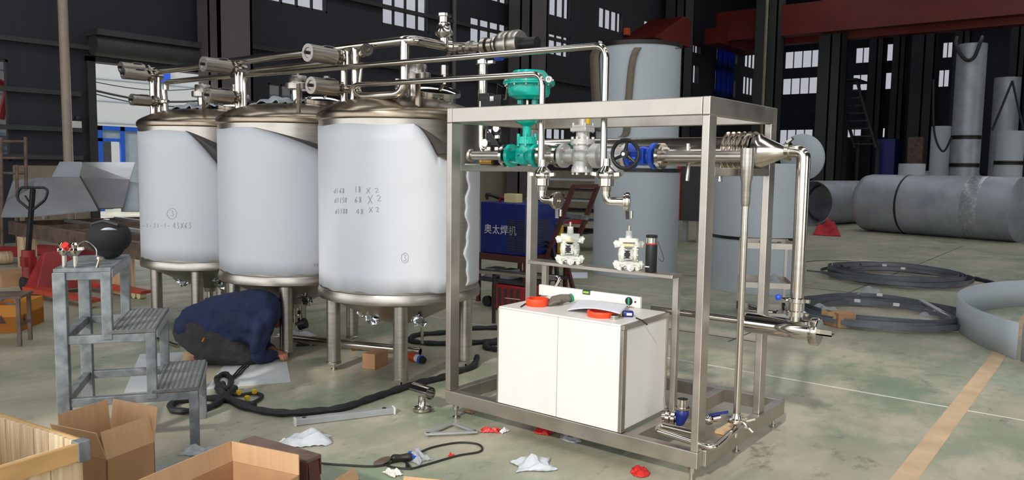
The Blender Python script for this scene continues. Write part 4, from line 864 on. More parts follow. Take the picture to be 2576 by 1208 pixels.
# ================================================================== step ladder
def LD(k, e, z):
    th = 4.114; return V((-3.987+.21*k*cos(th)-.826*.647*e, 2.298+.21*k*sin(th)+.563*.647*e, z))
t = thing('step_ladder', 'grey galvanised three step platform ladder in the left foreground', 'ladder', LD(1, .5, 0)); s_ = V((-.563, -.826, 0)); n_ = V((-.826, .563, 0))
zs = [.365, .703, 1.04]; W_ = .05; KB = 3.28
def post(k, e, z0, z1, w_=W_): a = LD(k, e, z0); b = LD(k, e, z1); return G().bar(a, b, w_, w_, s_)
def mid(e): return .04+e*.92
for e in (0, 1):
    ee = mid(e)
    post(.12, ee, 0, zs[0]-.02).build('post', M['galv'], t, bev=.004, smooth=False); post(1.12, ee, zs[0]-.05, zs[1]-.02).build('post', M['galv'], t, bev=.004, smooth=False)
    post(2.12, ee, zs[1]-.05, zs[2]-.02).build('post', M['galv'], t, bev=.004, smooth=False); post(KB-.12, ee, 0, zs[2]-.02, .062).build('post', M['galv'], t, bev=.004, smooth=False)
    for k0, z in ((.12, zs[0]-.045), (1.12, zs[1]-.045), (2.12, zs[2]-.04)): G().bar(LD(k0, ee, z), LD(KB-.12, ee, z), .04, .045).build('side_rail', M['galv'], t, bev=.003, smooth=False)
for z in (zs[0]-.045, zs[1]-.045): G().bar(LD(KB-.12, .04, z), LD(KB-.12, .96, z), .04, .045).build('cross_rail', M['galv'], t, bev=.003, smooth=False)
for i, (k0, k1) in enumerate([(-.0, 1.12), (1, 2.12), (2, KB)]):
    z = zs[i]; P = [LD(k0, 0, z-.02), LD(k1, 0, z-.02), LD(k1, 1, z-.02), LD(k0, 1, z-.02)]
    g = G().hexa(P, [p+V((0, 0, .02)) for p in P])
    g.prism([LD(k0, 0, z), LD(k0, 1, z), LD(k0, 1, z-.06), LD(k0, 0, z-.06)], s_*.004)
    tr = g.build('tread', M['treadm'] if i < 2 else M['galv'], t, bev=.002, smooth=False)
    g = G()       # raised herringbone ribs
    if i < 2:
        nr, nc = 22, 9
        for a_ in range(nr):
            for b_ in range(nc):
                c = LD(k0+(k1-k0)*(b_+.5)/nc, (a_+.5)/nr, z+.0); dd = (s_*.5+n_*(.9 if b_ % 2 else -.9)).normalized()*.011
                g.bar(c-dd, c+dd, .006, .004)
    g.prism([LD(k0, .02, z-.025)-s_*.0005, LD(k0, .98, z-.025)-s_*.0005, LD(k0, .98, z-.032)-s_*.0005, LD(k0, .02, z-.032)-s_*.0005], -s_*.003)
    for a_ in range(20): c = LD(k0-.004/.21, (a_+.5)/20, z-.03); g.bar(c+V((0, 0, -.02))-s_*.002, c+V((0, 0, .02))-s_*.002, .006, .004, s_)
    g.build('tread_ribs', M['hop'], tr, smooth=False)
# black welding hood on top, chrome fittings at the corner
hc = dep(280, 605, 1.0); q = gp(283, 646, zs[2]); q = LD(2.32, .62, zs[2]+.001)
t = thing('welding_hood', 'round black welding hood resting on top of the step ladder', 'hood', q)
R_ = Matrix.Rotation(.664, 3, 'Z')
g = G().ell(q+V((0, 0, .128)), (.122, .11, .1), R_, 32, 20).ell(q+V((0, 0, .07)), (.08, .075, .07), R_, 28, 14); g.build('shell', M['hoodm'], t, voxel=.008)
G().sheet(lambda u, v: q+R_ @ V((.0+.1*u, -.112*sqrt(max(1-(.0+.1*u)**2/.0155-.3, 0))*1.0, .175+.012*(v-.5)*4*(u*(1-u))*4-.02*u)), 12, 4).build('visor_stripe', M['greyspec'], t, solid=.004)
G().box(q.x-.02, q.x+.012, q.y-.02, q.y+.0, q.z+.222, q.z+.232).build('white_tab', M['labelw'], t)
G().tube([q+R_ @ V((-.07, -.05, .203)), q+R_ @ V((-.0, -.05, .222)), q+R_ @ V((.08, -.05, .2))], .012, 8).build('rim_band', M['rubber'], t)
lx = LD(3.1, .12, zs[2]+.001)
t = thing('chrome_fitting', 'small chrome tap fitting with red button and bent wire on the ladder top', 'fitting', lx)
for i, (dx, dy) in enumerate([(0, 0), (.05, .035)]):
    p = lx+V((dx, dy, 0)); G().cyl(p, p+V((0, 0, .07)), .012, n=14).lathe([(.012, .06), (.022, .07), (.028, .09), (.02, .1), (.026, .12), (.015, .13), (0, .13)], p, n=18).build('chrome_body', M['mirror'], t)
G().cyl(lx+V((.02, .01, .1)), lx+V((.035, -.01, .12)), .018).build('red_button', M['redplas'], t); G().bar(lx+V((-.02, -.02, .09)), lx+V((.09, .06, .1)), .016, .016).build('chrome_bar', M['mirror'], t)
G().tube(spline([lx+V((.06, .045, .12)), lx+V((.1, .07, .14)), lx+V((.14, .1, .1)), lx+V((.145, .1, .06))], 6), .003, 6).build('bent_wire', M['steel'], t)
p = lx+V((.15, .1, 0)); tag(G().cyl(p, p+V((.015, .01, .05)), .008).cyl(p+V((.015, .01, .045)), p+V((.018, .012, .058)), .018, n=8).build('loose_bolt', M['steel']), 'short steel bolt standing on the ladder top beside the chrome fitting', 'bolt')
# ================================================================== kneeling person
ey = V((-.617, .787, 0)); O = V((-5.36, 3.47, 0))+ey*.12; ex = V((.787, .617, 0)); ex, ey = ex*cos(.2)+ey*sin(.2), ey*cos(.2)-ex*sin(.2)
def PB(x, y, z): return O+ex*(x if x < 0 else x*.86 if x < .1 else .086+(x-.1)*.62)+ex*-.02+ey*y+V((0, 0, z if z < .1 else .1+(z-.1)*.92))
per = thing('person', 'person in navy jacket and charcoal trousers kneeling head down under the middle tank', 'person', O)
hipc = PB(-.36, .16, .33)
def leg(y, f=1): return [(PB(-.40, .16+(y-.16)*.6, .32), .115), (PB(-.2, y, .22), .095), (PB(.0, y-.02*f, .085), .075), (PB(-.06, y, .07), .066), (PB(-.22, y+.01, .075), .058), (PB(-.36, y+.02, .075), .045)]
LR, LL = leg(.02), leg(.33)
spine = [(PB(-.40, .17, .34), .135), (PB(-.26, .17, .40), .14), (PB(-.06, .17, .44), .15), (PB(.12, .17, .44), .155), (PB(.19, .2, .41), .095)]
def arm(y, sgn): return [(PB(.2, .17+sgn*.16, .40), .066), (PB(.15, .17+sgn*.2, .24), .056), (PB(.10, .17+sgn*.2, .085), .05), (PB(.24, .17+sgn*.11, .055), .043), (PB(.31, .17+sgn*.03, .055), .035)]
AR, AL = arm(0, -1), arm(0, 1)
hd = PB(.29, .335, .375)
g = G().chain([(p, r*.86) for p, r in spine]).chain([(p, r*.85) for p, r in LR]).chain([(p, r*.85) for p, r in LL])
for A in (AR, AL): g.chain([(p, r*.8) for p, r in A])
g.chain([(PB(.2, .17, .42), .07), (PB(.26, .25, .40), .056), (PB(.31, .31, .385), .06)])
Rh = Matrix.Rotation(YAW+.35, 3, 'Z') @ Matrix.Rotation(.5, 3, 'Y')
g.ell(hd, (.088, .074, .108), Rh, 24, 16).ell(hd+Rh @ V((.035, 0, -.055)), (.055, .05, .06), Rh)
g.chain([(hd+Rh @ V((.085, 0, .012)), .01), (hd+Rh @ V((.103, 0, -.018)), .015)])
for sy in (-1, 1): g.ell(hd+Rh @ V((-.005, sy*.074, -.005)), (.02, .01, .032), Rh)
for sy in (-1, 1): g.ell(hd+Rh @ V((.066, sy*.032, .02)), (.02, .02, .008), Rh)
g.chain([(hd+Rh @ V((.078, -.02, -.052)), .008), (hd+Rh @ V((.085, 0, -.052)), .009), (hd+Rh @ V((.078, .02, -.052)), .008)])
for A, sg in ((AR, 1), (AL, -1)):
    w0 = A[-1][0]; d = (A[-1][0]-A[-2][0]).normalized(); sd_ = V((0, 0, 1)).cross(d).normalized()*sg
    pm = w0+d*.085+V((0, 0, -.01))
    g.chain([(w0+d*.02, .026), (pm-sd_*.02, .02)]).chain([(w0+d*.02, .026), (pm+sd_*.022, .019)]).chain([(w0+d*.03, .024), (pm, .02)])
    for k, ln in enumerate((.036, .042, .039, .031)):
        b = pm+sd_*(.03-.02*k); j1 = b+d*ln+V((0, 0, .012)); j2 = j1+d*ln*.6+V((0, 0, -.016)); j3 = j2+d*ln*.35+V((0, 0, -.022))
        g.chain([(b, .0098), (j1, .009), (j2, .0083), (j3, .0075)], 10)
    b = w0+d*.035+sd_*.03; g.chain([(b, .013), (b+d*.035+sd_*.025+V((0, 0, -.006)), .011), (b+d*.065+sd_*.022+V((0, 0, -.014)), .0095)], 10)
for Lg in (LR, LL):
    a_ = Lg[-1][0]; g.chain([(a_, .04), (a_+ex*-.05+V((0, 0, .01)), .042), (a_+ex*-.06+V((0, 0, -.03)), .036)])
g.build('body', M['skin'], per, voxel=.006)
def fold(seed): 
    return None
g = G().chain([(p, r+.012) for p, r in spine]).chain([(p, r+.008) for p, r in AR[:4]]+[(AR[3][0].lerp(AR[4][0], .55), .048)]).chain([(p, r+.008) for p, r in AL[:3]]+[(AL[2][0].lerp(AL[3][0], .7), .052)])
g.chain([(PB(.2, .02, .40), .078), (PB(.15, .17, .42), .1), (PB(.2, .32, .40), .078)]).chain([(PB(-.1, .02, .38), .1), (PB(.12, -.01, .34), .1), (PB(.15, -.02, .26), .075)]).chain([(PB(-.1, .3, .38), .1), (PB(.12, .33, .34), .1)])
g.chain([(PB(-.44, .06, .345), .1), (PB(-.2, .03, .33), .09), (PB(-.02, .02, .27), .085), (PB(.09, .01, .2), .07)])
for a_, b_, r_ in [((-.3, .0, .34), (-.1, -.02, .24), .05), ((-.15, -.02, .38), (.05, -.04, .24), .06), ((0, -.03, .42), (.1, -.06, .3), .055), ((.14, -.09, .36), (.09, -.09, .16), .045), ((-.36, .02, .40), (-.2, .0, .30), .05)]:
    g.chain([(PB(*a_), r_), (PB(*b_), r_*.8)])
def wrinkle(o, st, sc):
    tx = bpy.data.textures.new('fold', 'CLOUDS'); tx.noise_scale = sc; tx.noise_depth = 2; d_ = o.modifiers.new('fold', 'DISPLACE'); d_.texture = tx; d_.strength = st; d_.mid_level = .5; d_.texture_coords = 'LOCAL'; return o
jk = wrinkle(g.build('jacket', M['navy'], per, voxel=.012), .035, .09)
G().lathe([(.062, -.012), (.07, 0), (.062, .016)], PB(.262, .255, .405), ex+V((0, 0, -.2)), 28).build('red_collar', M['redcollar'], jk, solid=.006)
g = G().chain([(PB(-.44, .10, .28), .12), (PB(-.44, .25, .28), .12)])
for Lg in (LR, LL): g.chain([(p, r+.009) for p, r in Lg])
for a_, b_, r_ in [((-.42, .03, .22), (-.2, -.02, .13), .06), ((-.28, .0, .25), (-.05, -.02, .13), .07), ((-.3, -.03, .1), (-.02, -.035, .08), .045), ((-.45, .05, .22), (-.3, .0, .14), .07)]: g.chain([(PB(*a_), r_), (PB(*b_), r_)])
tr_ = wrinkle(g.build('trousers', M['trous'], per, voxel=.012), .03, .07)
q = PB(-.30, -.095, .25); G().box(-.004, .004, -.003, .003, -.016, .016).xf(Matrix.Translation(q) @ Matrix.Rotation(.5, 4, ey)).build('orange_tab', M['orange2'], tr_)
for nm, Lg in (('a', LR), ('b', LL)):
    a_ = Lg[-1][0]
    sh_ = G().chain([(a_+ex*-.03+V((0, 0, .03)), .046), (a_+ex*-.07+V((0, 0, .025)), .045), (a_+ex*-.085+V((0, 0, -.02)), .042), (a_+ex*-.03+V((0, 0, -.03)), .03)]).build('shoe', M['shoe'], per, voxel=.007)
    G().ring(a_+ex*.0+V((0, 0, .0)), ex, .046, .053, .03).build('shoe_cuff', M['black'], sh_)
g = G().ell(hd+Rh @ V((-.018, 0, .03)), (.088, .082, .098), Rh, 28, 18); g.build('hair', M['hair'], per, voxel=.007)
# ================================================================== floor boards, cables, small things on the floor
def board(P, h, name, mt, label, cat): return tag(G().hexa([V3(p)+V((0, 0, .001)) for p in P], [V3(p)+V((0, 0, h)) for p in P]).build(name, mt, smooth=False), label, cat)
q = gp(575, 930)
board([gp(312, 990), gp(470, 978), gp(500, 885), gp(352, 893)], .006, 'floor_mat', M['mat_'], 'pale board on the floor behind the step ladder', 'board')
board([gp(520, 980), gp(731, 962), gp(719, 898), gp(575, 905)], .007, 'floor_mat', M['mat_'], 'pale board on the floor under the kneeling person', 'board')
def ftube(px, r, name, mt, label, cat, n=8, grp=None, lift=0.):
    P = [gp(x, y, 0)+V((0, 0, r+lift)) for x, y in px]; Q = spline(P, 7); return tag(G().tube(Q, [r*(1+(.12*sin(i*1.7)+.08*sin(i*.9+1) if r > .015 else 0)) for i in range(len(Q))], n).build(name, mt), label, cat, grp)
ftube([(548, 985), (600, 1025), (690, 1047), (780, 1045), (860, 1035), (930, 1012), (1000, 988), (1060, 970), (1110, 958), (1150, 942), (1190, 928), (1200, 905)], .024, 'wrapped_hose', M['rubber'], 'thick black wrapped hose running across the floor to the skid', 'hose')
ftube([(640, 1030), (560, 1012), (480, 1012), (432, 1025), (440, 1042), (500, 1040), (548, 1022), (590, 985)], .022, 'wrapped_hose', M['rubber'], 'black hose loop on the floor by the foot of the step ladder', 'hose', lift=.001)
ftube([(560, 990), (545, 965), (565, 950), (582, 965), (570, 990), (560, 975)], .02, 'coiled_cable', M['rubber'], 'small tangled black cable coil on the pale board edge', 'cable', lift=.008)
for k, dx in enumerate((0, 7, 14)): ftube([(578+dx*.5, 960), (590+dx, 948), (602+dx, 934), (612+dx, 926)], .006, 'thin_lead', M['rubber'], 'thin black leads running from the kneeling person to the cable coil', 'cable', grp='thin leads by the person', lift=.012)
ftube([(560, 995), (600, 1000), (640, 995), (660, 1003), (630, 1020), (590, 1012), (575, 1000)], .012, 'lead_bundle', M['rubber'], 'coiled black leads with yellow tags on the floor', 'cable', lift=.004)
for k, (x, y) in enumerate([(601, 1000), (640, 997), (622, 1014)]): p = gp(x, y); tag(G().box(p.x-.014, p.x+.014, p.y-.012, p.y+.012, .018, .05).build('cable_tag', M['yellow'], bev=.003), ['small yellow cable tag nearest the step ladder', 'small yellow cable tag at the far right of the lead coil', 'small yellow cable tag at the front of the lead coil'][k], 'tag', 'yellow cable tags')
ftube([(1250, 830), (1180, 832), (1120, 842), (1050, 848), (1032, 862), (1090, 870), (1190, 868), (1250, 862)], .022, 'black_hose', M['rubber'], 'black hose on the dark floor behind the nearest tank legs', 'hose')
ftube([(1250, 868), (1225, 872), (1222, 880), (1250, 886)], .024, 'black_hose', M['rubber'], 'short black hose bend at the left back of the skid', 'hose')
a, b = gp(742, 1070), gp(990, 1040); dv = (b-a).normalized(); 
t = thing('aluminium_bar', 'long flat aluminium level bar on the green floor', 'bar', a.lerp(b, .5)); G().bar(a+V((0, 0, .022)), b+V((0, 0, .022)), .05, .04).build('bar_body', M['hop'], t, bev=.003, smooth=False)
for f_ in (.09, .9): p = a.lerp(b, f_); G().disc(p+V((0, 0, .0425)), (0, 0, 1), .014, .001).build('round_vial', M['black'], t)
for f_ in (.0, 1.): p = a.lerp(b, f_); G().bar(p-dv*.006+V((0, 0, .022)), p+dv*.006+V((0, 0, .022)), .053, .043).build('end_cap', M['labelw'], t, smooth=False)
q = gp(1062, 1034); t = thing('pipe_tee', 'polished steel tee fitting standing on its flange on the floor', 'fitting', q)
G().lathe([(.03, 0), (.05, .002), (.054, .01), (.05, .022), (.032, .03), (.026, .04), (.026, .1)], q, n=36).build('flange_neck', M['steel'], t)
ax_ = V((.92, -.1, 0)).normalized(); c = q+V((0, 0, .135)); G().lathe([(.042, -.085), (.042, .085), (.038, .085), (.038, -.085), (.042, -.085)], c-V((.0, 0, 0)), ax_, 36).build('cross_tube', M['mirror'], t)
G().lathe([(.05, .004), (.062, .008), (.062, .022), (.05, .026)], q, n=36).bar(q+V((.05, 0, .015)), q+V((.08, -.01, .03)), .022, .02).build('clamp', M['steel'], t)
q = gp(1130, 1092); g = G(); P = [gp(1072, 1092, .02), gp(1200, 1086, .02), gp(1138, 1064, .02)]
for a, b in ((0, 1), (1, 2), (2, 0)): g.bar(P[a], P[b], .028, .012)
tag(g.build('set_square', M['hop'], smooth=False, bev=.001), 'flat triangular steel frame on the floor in front of the skid', 'frame')
tag(G().tube(spline([gp(x, y)+V((0, 0, .007)) for x, y in [(800, 1168), (860, 1173), (950, 1176), (1010, 1160), (1022, 1168), (1030, 1182), (985, 1178), (966, 1168), (985, 1158), (1020, 1166), (1028, 1183), (1080, 1170), (1150, 1150), (1205, 1140), (1212, 1128), (1195, 1119), (1150, 1117), (1090, 1128), (1055, 1142)]], 7), .006, 8).build('power_cord', M['rubber']), 'thin black power cord looping over the foreground floor', 'cord')
q = gp(962, 1166, .0); t = thing('angle_grinder', 'small angle grinder with worn disc lying on the floor cord', 'grinder', q)
G().disc(q+V((0, 0, .012)), (-.25, -.2, 1), .05, .004).build('grinding_disc', M['rust'], t); a = q+V((.05, .04, .03)); b = gp(1030, 1150, .03); G().chain([(a, .022), (a.lerp(b, .4), .018), (b, .024)]).build('grinder_body', M['dark'], t, voxel=.006); G().disc(b+V((.0, .02, -.0)), (.3, .2, 1), .028, .014).build('blue_guard', M['bluep'], t)
def crumple(px, py, w_, d_, h_, name, mt, label, cat, sd=1, rot=0., thin=.001):
    q = gp(px, py); random.seed(sd); ph = [random.uniform(0, 6) for _ in range(8)]
    def f(u, v):
        x = (u-.5)*w_*(1+.15*sin(v*7+ph[0])); y = (v-.5)*d_*(1+.15*sin(u*6+ph[1])); e = max(0, 1-(2*abs(u-.5))**3)*max(0, 1-(2*abs(v-.5))**3)
        z = .003+h_*e*(.55+.25*sin(u*9+ph[2]+v*3)+.2*sin(v*12+ph[3]-u*4))+.006*abs(sin(u*17+ph[4])*sin(v*15+ph[5]))
        return V((q.x+x*cos(rot)-y*sin(rot), q.y+x*sin(rot)+y*cos(rot), max(z, .003)))
    return tag(G().sheet(f, 22, 22).build(name, mt, solid=thin, smooth=True, ang=25), label, cat)
crumple(775, 1110, .26, .2, .07, 'plastic_bag', M['plastic'], 'greyish crumpled foam sheet on the floor in front of the aluminium bar', 'sheet', 2, .7)
crumple(1342, 1172, .2, .17, .06, 'plastic_bag', M['plastic'], 'white clear plastic bag on the floor in front of the cabinet', 'bag', 3, .9)
crumple(1048, 1157, .13, .11, .06, 'plastic_bag', M['clearp'], 'small clear bag lying on the angle grinder', 'bag', 4)
crumple(1435, 1108, .13, .08, .035, 'plastic_bag', M['clearp'], 'small clear crumpled bag under the front base rail', 'bag', 5)
crumple(1610, 1190, .09, .13, .03, 'red_scrap', M['redplas'], 'red plastic scrap on the floor nearest the camera by the skid', 'scrap', 6, .6)
crumple(1234, 1087, .11, .05, .03, 'red_scrap', M['redplas'], 'red plastic scrap right of the triangular steel frame', 'scrap', 7, .6)
crumple(1370, 1090, .1, .09, .06, 'red_scrap', M['redplas'], 'red plastic scrap tucked under the front base rail', 'scrap', 8)
crumple(1268, 1088, .03, .06, .03, 'paper_scrap', M['paper'], 'tiny white paper scrap beside a red scrap', 'scrap', 9)
crumple(1135, 1150, .035, .025, .02, 'red_scrap', M['redplas'], 'tiny red ring scrap inside the cord loop', 'scrap', 10)
crumple(987, 1193, .1, .06, .03, 'foam_piece', M['whitem'], 'white foam piece at the bottom edge left of the small carton', 'foam', 11)
crumple(720, 1115, .09, .05, .02, 'foam_piece', M['whitem'], 'white flat foam piece behind the brown steel beam', 'foam', 12)
crumple(505, 1142, .2, .1, .06, 'plastic_bag', M['clearp'], 'clear plastic bag behind the large open carton', 'bag', 13, .6)
crumple(1180, 1038, .07, .04, .008, 'tape_scrap', M['card'], 'tan tape scrap on the floor left of the skid foot', 'scrap', 14)
# things under the tanks
def carton(P, h, name, mt, label): 
    P = [V3(p) for p in P]; t = thing(name, label, 'carton', sum(P, V())/4); z0 = P[0].z; return t, P, h
a = gp(943, 931); t = thing('carton', 'small closed cardboard carton between the near tank legs', 'carton', a)
ex2 = (gp(985, 913)-a).normalized(); ex2 = V((ex2.x, ex2.y, 0)); en = V((-ex2.y, ex2.x, 0)); L1, L2, H = .20, .115, .12
P = [a, a+ex2*L1, a+ex2*L1+en*L2, a+en*L2]; P = [p+V((0, 0, .001)) for p in P]
G().hexa(P, [p+V((0, 0, H)) for p in P]).build('carton_body', M['card'], t, bev=.002, smooth=False); G().hexa([p*1+V((0, 0, H)) for p in (a-ex2*.0, a+ex2*.002, a+ex2*.002+en*L2, a+en*L2)], [p+V((0, 0, H+.002)) for p in (a, a+ex2*.002, a+ex2*.002+en*L2, a+en*L2)]).build('flap_edge', M['cardin'], t, smooth=False)
a, b = gp(1030, 905)+V((0, 0, .033)), gp(1066, 917)+V((0, 0, .033)); dv = (b-a).normalized(); a = b-dv*.19
t = thing('spray_can', 'orange and white spray can lying behind the near tank leg', 'can', a.lerp(b, .5))
G().cyl(a, b-dv*.05, .032, n=28).build('can_body', M['labelw'], t); G().cyl(a-dv*.001, a+dv*.09, .0325, n=28).build('orange_print', M['orange2'], t); G().lathe([(.033, 0), (.036, .004), (.036, .02), (.03, .024)], b-dv*.052, dv, 28).build('blue_band', M['bluep'], t); G().cyl(b-dv*.03, b, .028, n=24).build('black_cap', M['black'], t)
a, b = gp(726, 868)+V((0, 0, .06)), gp(1012, 893)+V((0, 0, .045)); t = thing('loose_pipe', 'long polished steel pipe lying behind the tank legs', 'pipe', a.lerp(b, .5))
dv = (b-a).normalized(); G().lathe([(.035, 0), (.035, (b-a).length), (.031, (b-a).length), (.031, 0), (.035, 0)], a, dv, 28).build('pipe_body', M['steel'], t)
a, b = gp(1010, 893)+V((0, 0, .05)), gp(1034, 892)+V((0, 0, .04)); tag(G().lathe([(.03, 0), (.036, .004), (.036, .02), (.03, .024), (.03, .16), (.038, .165), (.038, .18), (.027, .18), (.027, 0), (.03, 0)], a, (1, .3, -.03), 28).build('short_pipe', M['steel']), 'short flanged pipe end behind the near tank leg', 'pipe')
a, b = gp(885, 883)+V((0, 0, .022)), gp(912, 880)+V((0, 0, .022)); tag(G().cyl(a, b, .012).cyl(a, a.lerp(b, .35), .02).cyl(a.lerp(b, .7), b, .022).build('brass_coupling', M['brass']), 'small brass hose coupling left of the small carton', 'coupling')
a, b = gp(745, 872)+V((0, 0, .012)), gp(800, 868)+V((0, 0, .012)); t = thing('marker_torch', 'black pen shaped torch with white ring beside the long pipe', 'torch', a); G().cyl(a, b, .011).build('barrel', M['black'], t); G().cyl(a.lerp(b, .62), a.lerp(b, .7), .0125).build('white_ring', M['labelw'], t); G().cyl(a.lerp(b, .8), b+V((.02, 0, 0)), .007).build('red_tip', M['redp'], t)
q = gp(730, 846); crumple(742, 848, .34, .14, .075, 'white_rag', M['paper'], 'white folded rag on the floor beside the kneeling person', 'rag', 21, .6)
q = gp(752, 838); t = thing('floor_pump', 'dark steel pump body on the white rag below the middle tank', 'pump', q)
G().cyl(q+V((0, 0, .075)), q+V((.06, .04, .10)), .05).cyl(q+V((-.01, 0, .08)), q+V((-.01, 0, .2)), .03).cyl(q+V((-.01, 0, .19)), q+V((-.01, 0, .22)), .04).build('pump_body', M['dark'], t); G().cyl(q+V((.02, .02, .1)), q+V((.02, .02, .42)), .022).build('steel_column', M['steel'], t)
a, b = gp(340, 838)+V((0, 0, .02)), gp(450, 876)+V((0, 0, .02)); tag(G().tube([a, b], .016, 10).build('round_bar', M['steel']), 'bright steel bar on the floor behind the step ladder', 'bar')
# ================================================================== crates and cartons in the foreground
# wooden crate at the lower left corner
c0, c1 = gp(207, 1108, .52), gp(-8, 1040, .52); u1 = (c1-c0).normalized(); u2 = V((u1.y, -u1.x, 0)); u2 = u2 if u2.dot(V((-.1, -1, 0))) > 0 else -u2
Lw, Ld, Hc = (c1-c0).length+.12, .62, .52; c0 = V((c0.x, c0.y, 0))
t = thing('wooden_crate', 'open pale wooden crate in the lower left corner', 'crate', c0+u1*Lw/2+u2*Ld/2)
def slab(o, a, b, h0, h1, th, inn): 
    P = [o+a+V((0, 0, h0)), o+b+V((0, 0, h0)), o+b+inn*th+V((0, 0, h0)), o+a+inn*th+V((0, 0, h0))]; return G().hexa(P, [p+V((0, 0, h1-h0)) for p in P])
for nm, o_, ax_, ln, inn in [('back_side', c0, u1, Lw, u2), ('right_side', c0, u2, Ld, u1), ('left_side', c0+u1*Lw, u2, Ld, -u1), ('front_side', c0+u2*Ld, u1, Lw, -u2)]:
    nb = 7 if ln > .62 else 5; rnd = random.Random(nm)
    for k in range(nb):
        slab(o_, ax_*(ln*k/nb+.002), ax_*(ln*(k+1)/nb-.002), .02, Hc-.004-rnd.random()*.003, .014, inn).build('side_board', M['woodv'], t, bev=.0015, smooth=False)
    slab(o_-inn*.018, ax_*-.018, ax_*(ln+.018), Hc-.075, Hc-.002, .0175, inn).build('top_batten', M['woodd'], t, bev=.004, smooth=False)
    slab(o_-inn*.018, ax_*-.018, ax_*(ln+.018), .02, .09, .0175, inn).build('bottom_batten', M['woodd'], t, bev=.004, smooth=False)
P = [c0, c0+u1*Lw, c0+u1*Lw+u2*Ld, c0+u2*Ld]; G().hexa([p+V((0, 0, .003)) for p in P], [p+V((0, 0, .018)) for p in P]).build('crate_floor', M['woodv'], t, smooth=False)
cc = c0-u1*.021-u2*.021; G().hexa([cc+V((0, 0, Hc-.08))+x for x in (V(), u1*.05, u1*.05+u2*.05, u2*.05)], [cc+V((0, 0, Hc+.002))+x for x in (V(), u1*.05, u1*.05+u2*.05, u2*.05)]).build('metal_corner', M['galv'], t, bev=.004, smooth=False)
def opencarton(name, label, o, a, b, h, flaps, th=.006):   # o corner, a/b edge vectors, flaps: list of (edge index, length, outward lean)
    t = thing(name, label, 'carton', o+a*.5+b*.5); C_ = [o, o+a, o+a+b, o+b]; cen = o+a*.5+b*.5
    g = G()
    for i in range(4):
        p, q = C_[i], C_[(i+1) % 4]; e = (q-p).normalized(); inn = V((-e.y, e.x, 0)); inn = inn if inn.dot(cen-p) > 0 else -inn
        P = [p+V((0, 0, .002)), q+V((0, 0, .002)), q+inn*th+V((0, 0, .002)), p+inn*th+V((0, 0, .002))]; g.hexa(P, [x+V((0, 0, h)) for x in P])
    P = [x+V((0, 0, .002)) for x in C_]; g.hexa(P, [x+V((0, 0, th)) for x in P])
    g.build('carton_walls', M['card'], t, smooth=False)
    for i, ln, out in flaps:
        p, q = C_[i], C_[(i+1) % 4]; e = (q-p).normalized(); inn = V((-e.y, e.x, 0)); inn = inn if inn.dot(cen-p) > 0 else -inn
        d = (-inn*sin(out)+V((0, 0, cos(out))))*ln; nn = (inn*cos(out)+V((0, 0, sin(out))))*.005; z = V((0, 0, h+.003))
        P = [p+z, q+z, q+z+nn, p+z+nn]; G().hexa(P, [x+d for x in P]).build('flap', M['cardin'], t, smooth=False)
    return t
o = gp(205, 1208, .0)+V((0, 0, 0)); 
A0, B0, Dd = gp(268, 1160, .24), gp(372, 1120, .24), gp(180, 1125, .24)
q0 = V((A0.x, A0.y, 0)); e1 = V((B0.x-A0.x, B0.y-A0.y, 0)); e2 = V((-e1.y, e1.x, 0)).normalized()*.3; e1 = e1.normalized()*.27
opencarton('carton', 'open cardboard carton with raised flaps between crate and step ladder', q0, e1, e2, .24, [(0, .13, -.25), (1, .17, .15), (2, .17, .1), (3, .15, .35)])
A0, B0 = gp(753, 1146, .42), gp(585, 1112, .42); q0 = V((A0.x, A0.y, 0)); e1 = V((B0.x-A0.x, B0.y-A0.y, 0)); e2 = V((e1.y, -e1.x, 0)).normalized()
if e2.dot(V((0, -1, 0))) < 0: e2 = -e2
e1 = e1.normalized()*e1.length; Cc = gp(362, 1206, .42); e2l = (V((Cc.x, Cc.y, 0))-(q0+e1)).length
opencarton('carton', 'large open cardboard carton at the bottom edge left of centre', q0, e1, e2*.55, .335, [(0, .085, .0), (1, .085, .12)])
q = gp(1050, 1207, .12); opencarton('carton', 'small carton corner at the bottom edge below the power cord', V((q.x-.02, q.y-.08, 0)), V((.2, .1, 0)), V((.08, -.2, 0)), .1, [(0, .05, .6)])
q = gp(925, 1204, .1); opencarton('carton', 'carton corner at the bottom edge right of the brown steel beam', V((q.x-.02, q.y-.04, 0)), V((.14, .06, 0)), V((.06, -.2, 0)), .1, [(3, .06, .5)])
